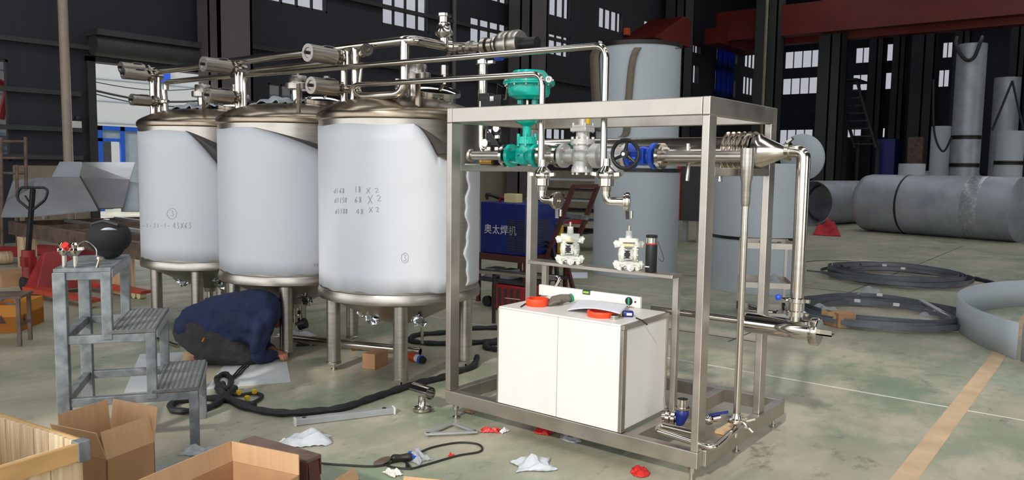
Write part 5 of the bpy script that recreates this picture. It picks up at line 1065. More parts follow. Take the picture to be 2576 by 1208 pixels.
# brown steel channel stool
a, b = gp(640, 1096, .33), gp(808, 1143, .33); dv = (b-a).normalized(); dv.z = 0; nn = V((-dv.y, dv.x, 0)); nn = (nn if nn.y < 0 else -nn)*.5
t = thing('steel_beam', 'brown primed steel channel bench with grey top behind the large carton', 'bench', V((a.x, a.y, 0)))
L = (b-a).length; A2 = V((a.x, a.y, 0)); P = [A2, A2+dv*L, A2+dv*L+nn*.17, A2+nn*.17]
G().hexa([p+V((0, 0, .315)) for p in P], [p+V((0, 0, .33)) for p in P]).build('top_plate', M['rust'], t, smooth=False)
for n0 in (0, .16): P = [A2+nn*n0, A2+dv*L+nn*n0, A2+dv*L+nn*(n0+.01), A2+nn*(n0+.01)]; G().hexa([p+V((0, 0, .24)) for p in P], [p+V((0, 0, .315)) for p in P]).build('channel_side', M['brown'], t, smooth=False)
for f_ in (.1, .85):
    p = A2+dv*L*f_+nn*.085; G().hexa([p+dv*-.1+nn*-.07, p+dv*.1+nn*-.07, p+dv*.1+nn*.07, p+dv*-.1+nn*.07], [p+dv*-.04+nn*-.06+V((0, 0, .315)), p+dv*.06+nn*-.06+V((0, 0, .315)), p+dv*.06+nn*.06+V((0, 0, .315)), p+dv*-.04+nn*.06+V((0, 0, .315))]).build('leg', M['brown'], t, smooth=False)
q = gp(440, 1190); tag(G().bar(gp(380, 1190, .02), gp(520, 1160, .02), .1, .02).build('angle_iron', M['hop'], smooth=False), 'grey flat steel strip on the floor behind the large carton', 'strip')
# ================================================================== left background
# pallet truck
jy = gp(240, 770)
f1a, f1b = gp(190, 722), gp(345, 742); f2a, f2b = gp(90, 700), gp(225, 775)
tip1, tip2 = gp(362, 742, .09), gp(243, 772, .09); dv = (gp(362, 742)-gp(195, 722)).normalized(); tipm = (gp(352, 744)+gp(240, 776))/2
fx = V((.62, .785, 0)); 
t1, t2 = gp(355, 745), gp(235, 778); sep = t1-t2; sd_ = V((sep.x, sep.y, 0)).normalized(); L = 1.35
t2 = V((-8.8, 3.9, 0)); fd = V((1, .1, 0)).normalized(); sd_ = V((-fd.y, fd.x, 0)); t1 = t2+sd_*.66-fd*.1; L = 1.4
t = thing('pallet_truck', 'red pallet truck with black pump handle left of the step ladder', 'pallet truck', t2)
for p in (t1, t2):
    w_ = sd_*.08; b_ = p-fd*L
    f = G().hexa([b_-w_+V((0, 0, .05)), b_+w_+V((0, 0, .05)), p+w_*.8+V((0, 0, .07)), p-w_*.8+V((0, 0, .07))], [b_-w_+V((0, 0, .12)), b_+w_+V((0, 0, .12)), p+w_*.8+V((0, 0, .105)), p-w_*.8+V((0, 0, .105))]).build('fork', M['redor'], t, bev=.006, smooth=False)
    for k in (.1, .2): c = p-fd*k; G().cyl(c-sd_*.04+V((0, 0, .04)), c+sd_*.04+V((0, 0, .04)), .04, n=20).build('load_roller', M['cream2'], f)
m_ = (t1+t2)/2-fd*(L-.05)
G().hexa([m_-sd_*.36+V((0, 0, .06))-fd*.1, m_+sd_*.36+V((0, 0, .06))-fd*.1, m_+sd_*.36+V((0, 0, .06))+fd*.2, m_-sd_*.36+V((0, 0, .06))+fd*.2], [m_-sd_*.12+V((0, 0, .5))-fd*.1, m_+sd_*.12+V((0, 0, .5))-fd*.1, m_+sd_*.12+V((0, 0, .5))-fd*.04, m_-sd_*.12+V((0, 0, .5))-fd*.04]).build('frame_head', M['redjack'], t, bev=.01, smooth=False)
ph = m_-fd*.42-sd_*.12; G().cyl(ph+V((0, 0, .16)), ph+V((0, 0, .5)), .075, n=24).box(ph.x-.07, ph.x+.07, ph.y-.07, ph.y+.07, .3, .42).build('pump_unit', M['redjack'], t)
for s_ in (-1, 1): G().cyl(ph+sd_*s_*.05-sd_*.03+V((0, 0, .09)), ph+sd_*s_*.05+sd_*.03+V((0, 0, .09)), .09, n=24).build('steer_wheel', M['rubber'], t)
hb = ph+V((0, 0, .48)); hr = (hb-EYEV).dot(fw); px_ = 604
ht = dep(83, 472, hr-.0); hd_ = (ht-hb); 
G().bar(hb, hb+hd_*.98, .05, .055, fd).build('drawbar', M['black'], t, bev=.006)
c = hb+hd_; ux = rt.copy(); ux.z = 0; ux = ux.normalized(); uz = hd_.normalized(); k = hr/F_PX
pts = [(-36, 8), (-38, 30), (-5, 55), (5, 55), (34, 30), (38, 8), (30, 0), (-28, 0)]
hdl = G().tube([c+ux*x*k-uz*y*k for x, y in pts], .016, 10, .08, closed=True).build('handle_loop', M['black'], t); G().bar(c-uz*.2-ux*.02, c-uz*.1-ux*.09, .02, .012).build('release_lever', M['black'], hdl)
# trestle frame with folded steel hoppers on top
za = .62
pA, pB = gp(-60, 590, .35), gp(345, 600, .52); 
t = thing('beam_grid', 'low brown steel beam grid platform under the grey sheet hoppers', 'platform', gp(180, 600, 0)); zg = .66
cn = [gp(20, 552, zg), gp(345, 600, zg), gp(350, 545, zg), gp(210, 535, zg)]
nr = gp(20, 556, zg); fr = gp(352, 612, zg); e = V((fr.x-nr.x, fr.y-nr.y, 0)); L = e.length*1.4; e = e.normalized(); nv = V((-e.y, e.x, 0)); nv = nv if nv.dot(fw) > 0 else -nv; B = V((nr.x, nr.y, 0))
G().hexa([B+V((0, 0, zg-.2)), B+e*L+V((0, 0, zg-.2)), B+e*L+nv*.08+V((0, 0, zg-.2)), B+nv*.08+V((0, 0, zg-.2))], [B+V((0, 0, zg)), B+e*L+V((0, 0, zg)), B+e*L+nv*.08+V((0, 0, zg)), B+nv*.08+V((0, 0, zg))]).build('front_beam', M['rust'], t, smooth=False)
D = 3.2
G().bar(B+nv*D+V((0, 0, zg-.1)), B+nv*D+e*L+V((0, 0, zg-.1)), .08, .2).build('back_beam', M['rust'], t, smooth=False)
for k in range(7): p = B+e*(L*k/6*.985+.03)+V((0, 0, zg-.08)); G().bar(p+nv*.08, p+nv*D, .07, .14).build('cross_beam', M['rust'], t, smooth=False)
for k in range(1, 4): p = B+nv*D*k/4+V((0, 0, zg-.02)); G().bar(p, p+e*L, .05, .05).build('stringer_beam', M['hop'], t, smooth=False)
for f_, g_ in ((.1, 0), (.62, 0), (.12, 1), (.95, 1)): p = B+e*L*f_+nv*(.05+g_*(D-.1)); G().box(p.x-.12, p.x+.12, p.y-.09, p.y+.09, 0, zg-.201).build('support_block', M['wood'], t, smooth=False)
G().cyl(gp(115, 552, zg), gp(115, 552, zg)+V((0, 0, .09)), .05).build('pipe_stub', M['labelw'], t)
def hopper(name, label, fr_pts, depth, zz, mt='hop'):
    # front outline (pixel points at the front distance), folded sheet with an open dark end
    t = thing(name, label, 'hopper', dep(*fr_pts[0], zz)); back = fw.copy(); back.z = 0; back = (back*.85-rt*.3).normalized()*depth
    P = [dep(x, y, zz) for x, y in fr_pts]
    return t, P, back
zz = 14.6
base_z = zg+.02
def plane_solid(t, name, pts, th, mt):
    n = (pts[1]-pts[0]).cross(pts[2]-pts[0]).normalized(); n = n if n.dot(fw) > 0 else -n; return G().prism(pts, n*th).build(name, M[mt], t, smooth=False)
h = thing('sheet_hopper', 'front grey folded sheet steel hopper lying on the beam grid', 'hopper', dep(180, 540, 11.83), 0, 'folded sheet hoppers')
plane_solid(h, 'left_plate', [dep(2, 545, 11.66), dep(72, 544, 11.48), dep(105, 446, 12.53), dep(32, 455, 12.70)], .02, 'hop')
plane_solid(h, 'front_plate', [dep(72, 544, 11.48), dep(246, 528, 11.83), dep(202, 445, 12.88), dep(88, 447, 12.53)], .02, 'hop')
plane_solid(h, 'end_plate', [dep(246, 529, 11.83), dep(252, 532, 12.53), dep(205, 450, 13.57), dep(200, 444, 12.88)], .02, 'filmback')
plane_solid(h, 'back_plate', [dep(10, 540, 13.40), dep(252, 528, 13.57), dep(205, 446, 13.57), dep(32, 455, 13.57)], .02, 'hop')
h = thing('sheet_hopper', 'back grey folded sheet steel hopper standing behind the front one', 'hopper', dep(270, 520, 13.05), 0, 'folded sheet hoppers')
plane_solid(h, 'left_plate', [dep(130, 445, 14.44), dep(200, 445, 13.75), dep(204, 407, 14.27), dep(150, 407, 14.79)], .02, 'greysheet')
plane_solid(h, 'top_plate', [dep(204, 445, 13.57), dep(326, 452, 13.31), dep(340, 408, 14.79), dep(206, 408, 14.44)], .02, 'hop')
plane_solid(h, 'front_plate', [dep(204, 446, 13.55), dep(326, 453, 13.29), dep(307, 522, 12.70), dep(244, 524, 12.70)], .02, 'hop')
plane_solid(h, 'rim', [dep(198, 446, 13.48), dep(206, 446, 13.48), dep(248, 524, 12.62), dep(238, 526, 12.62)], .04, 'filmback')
tag(G().sheet(lambda u, v: dep(305+45*u, 532-78*v*(1-.1*u), 12.9+.5*v), 4, 4).build('steel_sheet', M['greysheet'], solid=.02), 'pale upright sheet panel just left of the farthest tank', 'panel')
def cloth(pts, name, label, amp=.05, thin=.01):
    P = [gp(*p) for p in pts]
    def f(u, v):
        q = (P[0].lerp(P[1], u)).lerp(P[3].lerp(P[2], u), v); return V((q.x, q.y, .012+amp*(.5+.3*sin(u*9+v*4)+.2*sin(v*13-u*5))*min(1, 6*u, 6*(1-u), 6*v, 6*(1-v))))
    return tag(G().sheet(f, 40, 30).build(name, M['redcloth'], solid=thin), label, 'cloth')
cloth([(-60, 652), (150, 640), (240, 622), (-40, 622)], 'red_cloth', 'red cloth spread on the floor left behind the pallet truck', .06)
cloth([(180, 660), (348, 645), (352, 612), (220, 622)], 'red_cloth', 'red cloth heap on the floor behind the welding hood', .16)
# low stool and orange carton
q = gp(50, 872); t = thing('steel_stool', 'low rusty steel stool at the left edge', 'stool', q); sx = V((-.62, .785, 0)).normalized(); sx = (gp(72, 858)-q); sx.z = 0; sx = sx.normalized(); sy = V((sx.y, -sx.x, 0)); sy = sy if sy.dot(rt) < 0 else -sy
zt_ = onX(48, 745, q.x).z; W1, W2 = .27, .55
for a_, b_ in ((0, 0), (1, 0), (0, 1), (1, 1)): p = q+sx*W1*a_+sy*W2*b_; G().bar(p, p+V((0, 0, zt_-.02)), .03, .03, sx).build('leg', M['rust'], t, smooth=False)
P = [q-sx*.03-sy*-.03, q+sx*(W1+.03)-sy*-.03, q+sx*(W1+.03)+sy*(W2+.03), q-sx*.03+sy*(W2+.03)]; P = [q-sx*.03-sy*.03, q+sx*(W1+.03)-sy*.03, P[2], P[3]]
G().hexa([p+V((0, 0, zt_-.019)) for p in P], [p+V((0, 0, zt_)) for p in P]).build('seat_plate', M['rust'], t, smooth=False); G().bar(q+V((0, 0, .18)), q+sx*W1+V((0, 0, .18)), .02, .02).build('cross_bar', M['rust'], t, smooth=False)
a = gp(46, 838); t = thing('carton', 'orange cardboard carton full of steel scraps behind the low stool', 'carton', a); ea = gp(120, 805)-a; ea.z = 0; ea = ea.normalized(); eb = V((ea.y, -ea.x, 0)); eb = eb if eb.dot(rt) < 0 else -eb
H = .26; g = G()
for p, d, n_, ln in [(a, ea, eb, .55), (a, eb, ea, .5), (a+eb*.5, ea, -eb, .55), (a+ea*.55, eb, -ea, .5)]:
    P = [p+V((0, 0, .001)), p+d*ln+V((0, 0, .001)), p+d*ln+n_*.008+V((0, 0, .001)), p+n_*.008+V((0, 0, .001))]; g.hexa(P, [x+V((0, 0, H)) for x in P])
P = [a, a+ea*.55, a+ea*.55+eb*.5, a+eb*.5]; g.hexa([p+V((0, 0, .001)) for p in P], [p+V((0, 0, .15)) for p in P]); g.build('carton_walls', M['cardor'], t, smooth=False)
G().prism([a+eb*.1-ea*.001+V((0, 0, .09)), a+eb*.18-ea*.001+V((0, 0, .09)), a+eb*.14-ea*.001+V((0, 0, .17))], -ea*.001).build('printed_mark', M['brown'], t, smooth=False)
G().prism([a+ea*.1-eb*.001+V((0, 0, .08)), a+ea*.16-eb*.001+V((0, 0, .08)), a+ea*.13-eb*.001+V((0, 0, .16))], -eb*.001).build('printed_mark', M['brown'], t, smooth=False)
rnd = random.Random(4)
for k in range(10):
    p = a+ea*rnd.uniform(.1, .45)+eb*rnd.uniform(.08, .42); th = rnd.uniform(0, 3); d = V((cos(th), sin(th), rnd.uniform(-.1, .2)))*rnd.uniform(.08, .14)
    tag(G().bar(p-d+V((0, 0, .2+.012*k)), p+d+V((0, 0, .2+.012*k)), .05, .008).build('steel_offcut', M['greyspec'], smooth=False), 'steel strip offcut in the pile inside the orange carton', 'offcut', 'offcuts in the orange carton')
q = gp(10, 665, 0); tag(G().cyl(q+V((0, -.1, .1)), q+V((0, .1, .1)), .1, n=24).build('wheel', M['wood']), 'small pale caster wheel at the left edge behind the pallet truck', 'wheel')
q = gp(30, 715, 0); tag(G().box(q.x-.25, q.x+.25, q.y-.2, q.y+.2, .001, .16).build('carton', M['card'], smooth=False), 'flat brown taped carton at the left edge beyond the stool', 'carton')
q = gp(215, 690, 0)
# ================================================================== welding machine, cart, drums behind the skid
w0, w1 = gp(1208, 772), gp(1322, 790)
e = V((1, .15, 0)).normalized(); nv = V((-.15, 1, 0)).normalized()
wl = onY(1208, 600, 6.9); wr = onY(1312, 600, 6.9); B = V((wl.x, 6.9, 0)); L = (wr.x-wl.x)+.05; Dp = .75
z0, z1 = onY(1260, 640, 6.9).z, onY(1260, 510, 6.9).z
ct = thing('welder_trolley', 'brown steel trolley carrying the blue welding machine', 'trolley', B+V((L/2, Dp/2, 0)))
G().box(B.x-.05, B.x+L+.05, B.y-.05, B.y+Dp+.05, z0-.07, z0-.002).build('deck', M['brown'], ct, smooth=False)
for x in (B.x-.03, B.x+L): 
    for y in (B.y-.03, B.y+Dp): G().box(x, x+.04, y, y+.04, .05, z0-.071).build('leg', M['brown'], ct, smooth=False)
G().box(B.x-.05, B.x+L+.05, B.y-.05, B.y+Dp+.05, .3, .33).build('lower_deck', M['darkgrey'], ct, smooth=False)
hx0 = onY(1345, 640, 7.3); G().bar((B.x+L+.08, B.y+.3, z0-.05), (B.x+L+.42, B.y+.3, z1+.2), .05, .04).bar((B.x+L+.08, B.y+.8, z0-.05), (B.x+L+.42, B.y+.8, z1+.2), .05, .04).bar((B.x+L+.42, B.y+.3, z1+.2), (B.x+L+.42, B.y+.8, z1+.2), .04, .04).build('push_handle', M['brown'], ct, smooth=False)
for x in (B.x+.1, B.x+L-.1): G().cyl((x, B.y, .06), (x, B.y+.05, .06), .06, n=20).build('caster', M['rubber'], ct)
wm = thing('welding_machine', 'blue welding machine with white lettering and louvres behind the skid', 'welder', (B.x+L/2, B.y+Dp/2, z0))
G().box(B.x, B.x+L, B.y, B.y+Dp, z0, z1).build('blue_case', M['bluedk'], wm, bev=.012)
g = G()
for c in range(2):
    for k in range(17): g.box(B.x+L*.63+c*.13, B.x+L*.63+c*.13+.105, B.y-.006, B.y+.002, z0+.05+k*.021, z0+.06+k*.021)
g.build('louvres', M['darkgrey'], wm, smooth=False)
g = G()
for k in range(14): g.box(B.x+L-.002, B.x+L+.006, B.y+.1, B.y+.45, z0+.1+k*.022, z0+.112+k*.022)
g.build('side_louvres', M['darkgrey'], wm, smooth=False)
G().tube([(B.x+.2, B.y+.1, z1-.0), (B.x+.22, B.y+.1, z1+.05), (B.x+L-.22, B.y+.1, z1+.05), (B.x+L-.2, B.y+.1, z1)], .015, 8, .03).build('carry_handle', M['redp'], wm)
tc = bpy.data.curves.new('t', 'FONT'); tc.body = '\u5965\u592a\u710a\u673a'; tc.size = .115; tc.extrude = .002; tc.space_character = 1.05
to = bpy.data.objects.new('t', tc); COL.objects.link(to); bpy.context.view_layer.update()
me = bpy.data.meshes.new_from_object(to.evaluated_get(bpy.context.evaluated_depsgraph_get())); bpy.data.objects.remove(to)
for v_ in me.vertices: x, y, z = v_.co; v_.co = (B.x+.06+x-wm.location.x, B.y-.004-z*.5-wm.location.y, z0+.235+y-wm.location.z)
me.materials.append(M['labelw']); o = bpy.data.objects.new('white_lettering', me); COL.objects.link(o); o.parent = wm; TM[o.name] = TM[wm.name]
q = (onY(1292, 497, 7.0).x, 7.0, z1+.002); tag(G().box(q[0]-.09, q[0]+.08, q[1]-.06, q[1]+.06, q[2], q[2]+.1).build('small_box', M['cream2'], bev=.004), 'small cream box on top of the blue welding machine', 'box')
q = (onY(1235, 500, 7.1).x, 7.15); tag(G().tube(spline([V((q[0]-.1, q[1], z1+.03)), V((q[0], q[1]-.1, z1+.08)), V((q[0]+.15, q[1], z1+.03)), V((q[0]+.25, q[1]+.05, z1+.03))], 6), .022, 8).build('lead_coil', M['rubber']), 'black welding lead on top of the blue machine', 'cable')
q = onY(1272, 730, 7.0); t = thing('wire_feeder', 'red slotted machine under the blue welding machine', 'machine', (q.x, 6.95, .0))
xa, xb = onY(1236, 730, 6.8).x, onY(1312, 730, 6.8).x; zt_ = onY(1270, 690, 6.8).z
G().box(xa, xb+.06, 6.8, 7.2, .02, min(zt_, .29)).build('red_case', M['redp'], t, bev=.01); g = G()
for k in range(4): g.box(xa+.1+k*.085, xa+.14+k*.085, 6.795, 6.802, .05, min(zt_, .29)-.03)
g.build('dark_slots', M['darkgrey'], t, smooth=False)
for k, (x, y) in enumerate([(1225, 665), (1262, 668)]): q = onY(x, y, 6.9); tag(G().box(q.x-.07, q.x+.07, 6.95, 7.15, .332, .44).build('grey_box', M['hop'], bev=.004), ['left small grey box on the lower trolley deck', 'right small grey box on the lower trolley deck'][k], 'box', 'boxes on the trolley deck')
a, b, c = onY(1206, 682, 6.2), onY(1320, 690, 6.2), onY(1412, 700, 6.2); t = thing('guard_rail', 'low steel tube rail with rounded end behind the skid', 'rail', (b.x, 6.2, 0))
d_ = onY(1340, 738, 5.6)
G().tube([(a.x, 6.2, a.z), (c.x, 6.2, c.z), (c.x-.02, 6.1, c.z-.12), (d_.x-.02, 5.75, d_.z), (d_.x+.1, 5.6, d_.z-.03)], .026, 12, .07).build('tube', M['steel'], t); 
for x in (a.x+.2, c.x-.2): G().cyl((x, 6.2, 0), (x, 6.2, a.z-.02), .02).build('post', M['dark'], t)
for k, (x0, y0, x1, y1) in enumerate([(1350, 620, 1395, 640), (1352, 628, 1398, 655), (1348, 640, 1400, 668)]):
    a, b = onY(x0, y0, 7.4), onY(x1, y1, 7.2); tag(G().tube(spline([a, a.lerp(b, .5)+V((0, 0, .1)), b, V((b.x+.05, b.y, .02))], 8), .018, 8).build('welding_lead', M['rubber']), 'black welding lead drooping beside the blue machine', 'cable', 'leads beside the welder')
q = onY(1390, 590, 7.6); t = thing('tool_stand', 'brown stand with grey bent tubes right of the blue machine', 'stand', (q.x, 7.6, 0))
G().bar((q.x-.1, 7.6, 0), (q.x+.12, 7.6, 1.3), .05, .05).bar((q.x+.3, 7.7, 0), (q.x-.1, 7.7, 1.2), .04, .04).build('stand_legs', M['brown'], t, smooth=False); a, b = onY(1345, 562, 7.5), onY(1450, 545, 7.5); G().tube([a, (a+b)/2+V((0, 0, -.05)), b], .014, 8, .1).build('bent_tube', M['galv'], t); G().bar(onY(1410, 540, 7.5), onY(1478, 548, 7.5), .05, .05).build('cross_tube', M['galv'], t)
p = onY(1385, 590, 7.45); G().box(p.x-.03, p.x+.03, 7.4, 7.48, p.z-.12, p.z+.12).build('white_hook', M['labelw'], t, bev=.01); p = onY(1406, 610, 7.5); G().box(p.x-.02, p.x+.02, 7.5, 7.56, p.z-.25, p.z+.2).build('yellow_bar', M['yellow'], t)
# grey tubs far behind: shelving with dark sheet stock
q = onY(1420, 560, 13); t = thing('sheet_rack', 'dark rack of stacked sheets behind the blue machine', 'rack', (q.x, 13, 0))
xa, xb = onY(1330, 560, 13).x, onY(1500, 560, 13).x
for k in range(6): z = .35+.2*k; G().box(xa, xb, 12.6+.1*k, 13.6, z, z+.035).build('sheet', M['hop'] if k % 2 else M['dark'], t, smooth=False)
for x in (xa, xb-.08): G().box(x, x+.08, 13.2, 13.3, 0, 1.5).build('upright', M['dark'], t, smooth=False)
G().box(xa+.3, xb, 12.4, 12.7, .55, .62).build('red_bar', M['redp'], t, smooth=False)
tag(G().hexa([gp(1422, 686), gp(1420, 700), gp(1478, 700), gp(1478, 686)], [p+V((0, 0, .004)) for p in (gp(1422, 686), gp(1420, 700), gp(1478, 700), gp(1478, 686))]).build('paper_tag', M['paper'], smooth=False), 'white paper strip on the dark floor behind the pump shelf', 'paper')
# big grey sheet drums
def drum(px0, px1, ybot, ytop, name, label, mt='greysheet', z0=0., rim=True, c=None, r=None, rings=(), group=None):
    if c is None:
        xc = (px0+px1)/2; q = gp(xc, ybot); d = (q-EYEV).dot(fw); r = (px1-px0)/2*(d+.0)/F_PX; hdir = V((q.x, q.y, 0)).normalized(); r = r*(1+r/d); c = q+hdir*r; c.z = z0
    h = None
    d2 = V((c.x, c.y, 0))-hdir*r if px0 is not None and 'hdir' in dir() else None
    zt = EYEV+ray((px0+px1)/2, ytop)*(((V((c.x, c.y, EYE))-EYEV).dot(fw))/1.0); zt = zt.z
    t = thing(name, label, 'drum', (c.x, c.y, z0), 0, group); O = (c.x, c.y, 0)
    G().lathe([(r-.012, z0+.002), (r, z0+.002), (r, zt), (r-.012, zt), (r-.012, z0+.002)], O, n=80).build('drum_wall', M[mt], t)
    for zr in rings: G().lathe([(r, zr-.02), (r+.012, zr-.018), (r+.012, zr+.018), (r, zr+.02)], O, n=80).build('weld_seam', M['dark'], t)
    if rim: G().lathe([(r+.001, zt-.05), (r+.012, zt-.05), (r+.012, zt+.004), (r-.014, zt+.004), (r-.014, zt-.02)], O, n=80).build('rim', M['dark'], t)
    return t, c, r, zt
tA, cA, rA, zA = drum(1490, 1700, 700, 424, 'sheet_drum', 'large grey sheet metal drum standing behind the pump shelf', group='large grey drums')
xc = (1510+1712)/2
zt = (EYEV+ray(xc, 120)*((V((cA.x, cA.y, EYE))-EYEV).dot(fw))).z
t = thing('sheet_drum', 'grey drum stacked on top of the one behind the shelf, beige straps hung over it', 'drum', (cA.x-.02, cA.y-.01, zA), 0, 'large grey drums'); cU = cA-rt*.02; O = (cU.x, cU.y, 0); r2 = rA*.965
G().lathe([(r2-.012, zA+.006), (r2, zA+.006), (r2, zt), (r2-.012, zt), (r2-.012, zA+.006)], O, n=80).build('drum_wall', M['greysheet'], t); G().lathe([(r2+.001, zt-.06), (r2+.014, zt-.06), (r2+.014, zt), (r2-.014, zt)], O, n=80).build('rim', M['dark'], t)
def strap(pts, w_, name, label, dd): 
    D = (V((cA.x, cA.y, EYE))-EYEV).dot(fw); Q = spline([(x, y, o_) for x, y, o_ in pts], 8); g = G(); vs = []; n_ = len(Q); hw_ = w_/2*F_PX/D
    def on(x, y, o_):
        d = ray(x, y); R_ = r2+.028; a_ = d.x**2+d.y**2; b_ = -2*(d.x*cU.x+d.y*cU.y); c_ = cU.x**2+cU.y**2-R_*R_; ds = b_*b_-4*a_*c_
        t_ = (-b_-sqrt(max(ds, 0)))/(2*a_); t_ += (max(0, 124-y)/20.)**1.5*.9*(1 if o_ > -.6 else .3); return EYEV+d*t_
    for q in Q: vs += [on(q.x-hw_, q.y, q.z), on(q.x+hw_, q.y, q.z)]
    g.add(vs, [(2*i, 2*i+1, 2*i+3, 2*i+2) for i in range(n_-1)]); return tag(g.build(name, M['strap'], solid=.008), label, 'strap', 'lifting straps on the drum')
strap([(1640, 103, .1), (1612, 112, -.55), (1592, 150, -.72), (1582, 240, -.73), (1576, 330, -.73), (1562, 345, -.73)], .11, 'lifting_strap', 'beige webbing strap curving down over the front of the upper drum', 0)
strap([(1640, 103, .1), (1560, 112, -.1), (1502, 126, -.32), (1496, 180, -.35), (1502, 280, -.35), (1510, 330, -.35)], .13, 'lifting_strap', 'beige webbing strap hanging down the left side of the upper drum', 0)
strap([(1640, 103, .1), (1680, 112, .2), (1706, 122, .3)], .07, 'lifting_strap', 'beige webbing strap over the right rim of the upper drum', 0)
tB, cB, rB, zB = drum(1788, 2012, 742, 412, 'sheet_drum', 'large pale drum with a dark seam line behind the tool trolley', rings=(.72,), rim=False, group='large grey drums')
q = gp(1735, 560, 0); t = thing('control_cabinet', 'dark machine cabinet with red edge between the two grey drums', 'cabinet', (onY(1722, 450, 16).x, 16, 0))
xa, xb = onY(1700, 450, 16).x, onY(1768, 450, 16).x; zl = onY(1720, 555, 16).z; zh = onY(1720, 395, 16).z
G().box(xa, xb, 16, 17, zl, zh).build('body', M['darkgrey'], t, smooth=False); G().box(xa+.0, xa+.14, 15.97, 16, zl, zh).build('red_edge', M['redp'], t, smooth=False)
for x in (xa+.1, xb-.2): G().box(x, x+.1, 16.2, 16.3, 0, zl).build('leg', M['hop'], t, smooth=False)
# stainless tool trolley
q0, q1 = gp(1868, 805), gp(1998, 800)
cx0 = onY(1822, 590, 8.9); fl_, fr_, bl_ = gp(1868, 800), gp(1990, 806), gp(1822, 775)
ztop = onY(1930, 617, fl_.y).z
t = thing('tool_trolley', 'three tier stainless tool trolley in front of the pale drum', 'trolley', (fl_.x+.3, fl_.y+.3, 0))
E1 = V((fr_.x-fl_.x, fr_.y-fl_.y, 0)); W_ = E1.length; E1 = E1.normalized(); E2 = V((-E1.y, E1.x, 0)); Dp = max(.6, E2.dot(bl_-fl_)); F0 = V((fl_.x, fl_.y, 0))
sk_ = E1.dot(bl_-fl_)
def tr(u, v, z): return F0+E1*u+E2*v+V((0, 0, z))
zs_ = [ztop, onY(1930, 718, fl_.y).z, onY(1930, 800, fl_.y).z+.02]
for z in zs_:
    P = [tr(0, 0, 0), tr(W_, 0, 0), tr(W_, Dp, 0), tr(0, Dp, 0)]; g = G().hexa([p+V((0, 0, z-.035)) for p in P], [p+V((0, 0, z-.03)) for p in P])
    for a_, b_ in ((0, 1), (1, 2), (2, 3), (3, 0)): g.bar(P[a_]+V((0, 0, z-.02)), P[b_]+V((0, 0, z-.02)), .008, .06)
    g.build('shelf_tray', M['brushed'], t, smooth=False)
for u, v in ((0, 0), (W_, 0), (W_, Dp), (0, Dp)):
    G().bar(tr(u, v, .1), tr(u, v, ztop+.01), .03, .03, E1).build('post', M['brushed'], t, smooth=False)
    w_ = G().cyl(tr(u, v, .045)-E1*.015, tr(u, v, .045)+E1*.015, .045, n=20).build('caster', M['black'], t)
rnd = random.Random(5)
for k in range(5):
    u, v = rnd.uniform(.12, W_-.12), rnd.uniform(.1, Dp-.15); th = rnd.uniform(0, 3); d = (E1*cos(th)+E2*sin(th))*rnd.uniform(.07, .11); p = tr(u, v, ztop-.018)
    tag(G().bar(p-d, p+d, .022, .014).ring(p+d, (0, 0, 1), .012, .024, .014, 14).build('spanner', M['mirror']), 'steel spanner lying on the trolley top tray', 'spanner', 'tools on the trolley top')
for k in range(6):
    u, v = rnd.uniform(.12, W_-.12), rnd.uniform(.1, Dp-.12); th = rnd.uniform(0, 3); d = (E1*cos(th)+E2*sin(th))*rnd.uniform(.05, .1); p = tr(u, v, zs_[2]-.005)
    tag(G().tube([p-d, p+d], .02, 10).build('pipe_piece', M['steel']), 'short steel pipe piece on the trolley bottom tray', 'pipe piece', 'pieces on the trolley bottom')
def crum2(q, w_, d_, h_, name, label, sd):
    random.seed(sd); ph = [random.uniform(0, 6) for _ in range(6)]
    return tag(G().sheet(lambda u, v: V((q.x+(u-.5)*w_, q.y+(v-.5)*d_, q.z+.002+h_*max(0, 1-(2*abs(u-.5))**3)*max(0, 1-(2*abs(v-.5))**3)*(.6+.2*sin(u*12+ph[0])+.2*sin(v*14+ph[1]-u*6)))), 24, 24).build(name, M['clearp'], ang=25), label, 'bag')
crum2(tr(W_*.6, Dp*.4, zs_[1]-.029), .26, .3, .12, 'plastic_bag', 'clear plastic bag on the middle tray of the tool trolley', 2)
# ================================================================== right side: strip coils, ring, cartons, vessels
def coil(cpx, rx, label, n_, seed, hh=.05, dz=.03):
    c = gp(*cpx); t = thing('strip_coil', label, 'coil', c, 0, 'grey strip coils'); rnd = random.Random(seed)
    for k in range(n_):
        o_ = V((rnd.uniform(-.1, .1), rnd.uniform(-.12, .12), 0)); R = rx*rnd.uniform(.8, 1.04); tl = rnd.uniform(-.02, .02); z_ = .004+dz*k*.3; pn = rnd.uniform(0, 6)
        pr = [(R-.004, 0), (R, 0), (R, hh), (R-.004, hh), (R-.004, 0)]
        g = G().lathe(pr, (0, 0, 0), n=72, ang=(pn, pn+2*pi-.05)); vs = []
        for p in g.v:
            a = math.atan2(p.y, p.x); zz_ = z_+p.z+max(0, .012+tl*cos(a-pn)+.012*sin(3*a+pn)); vs.append(V((c.x+o_.x+p.x*(1+.03*sin(2*a+pn)), c.y+o_.y+p.y*(1+.03*cos(2*a)), zz_)))
        g.v = vs; g.build('strip_loop', M['coil'], t)
    return c
c = gp(2255, 712); coil((2255, 705), .93, 'dark grey strip coil farther from the camera beyond the skid', 12, 1, .05, .03)
coil((2208, 800), .88, 'grey strip coil nearer the camera behind the small cartons', 11, 2, .045, .02)
for px, lab in [((2268, 668), 'tag on the far coil left'), ((2325, 672), 'tag')]: pass
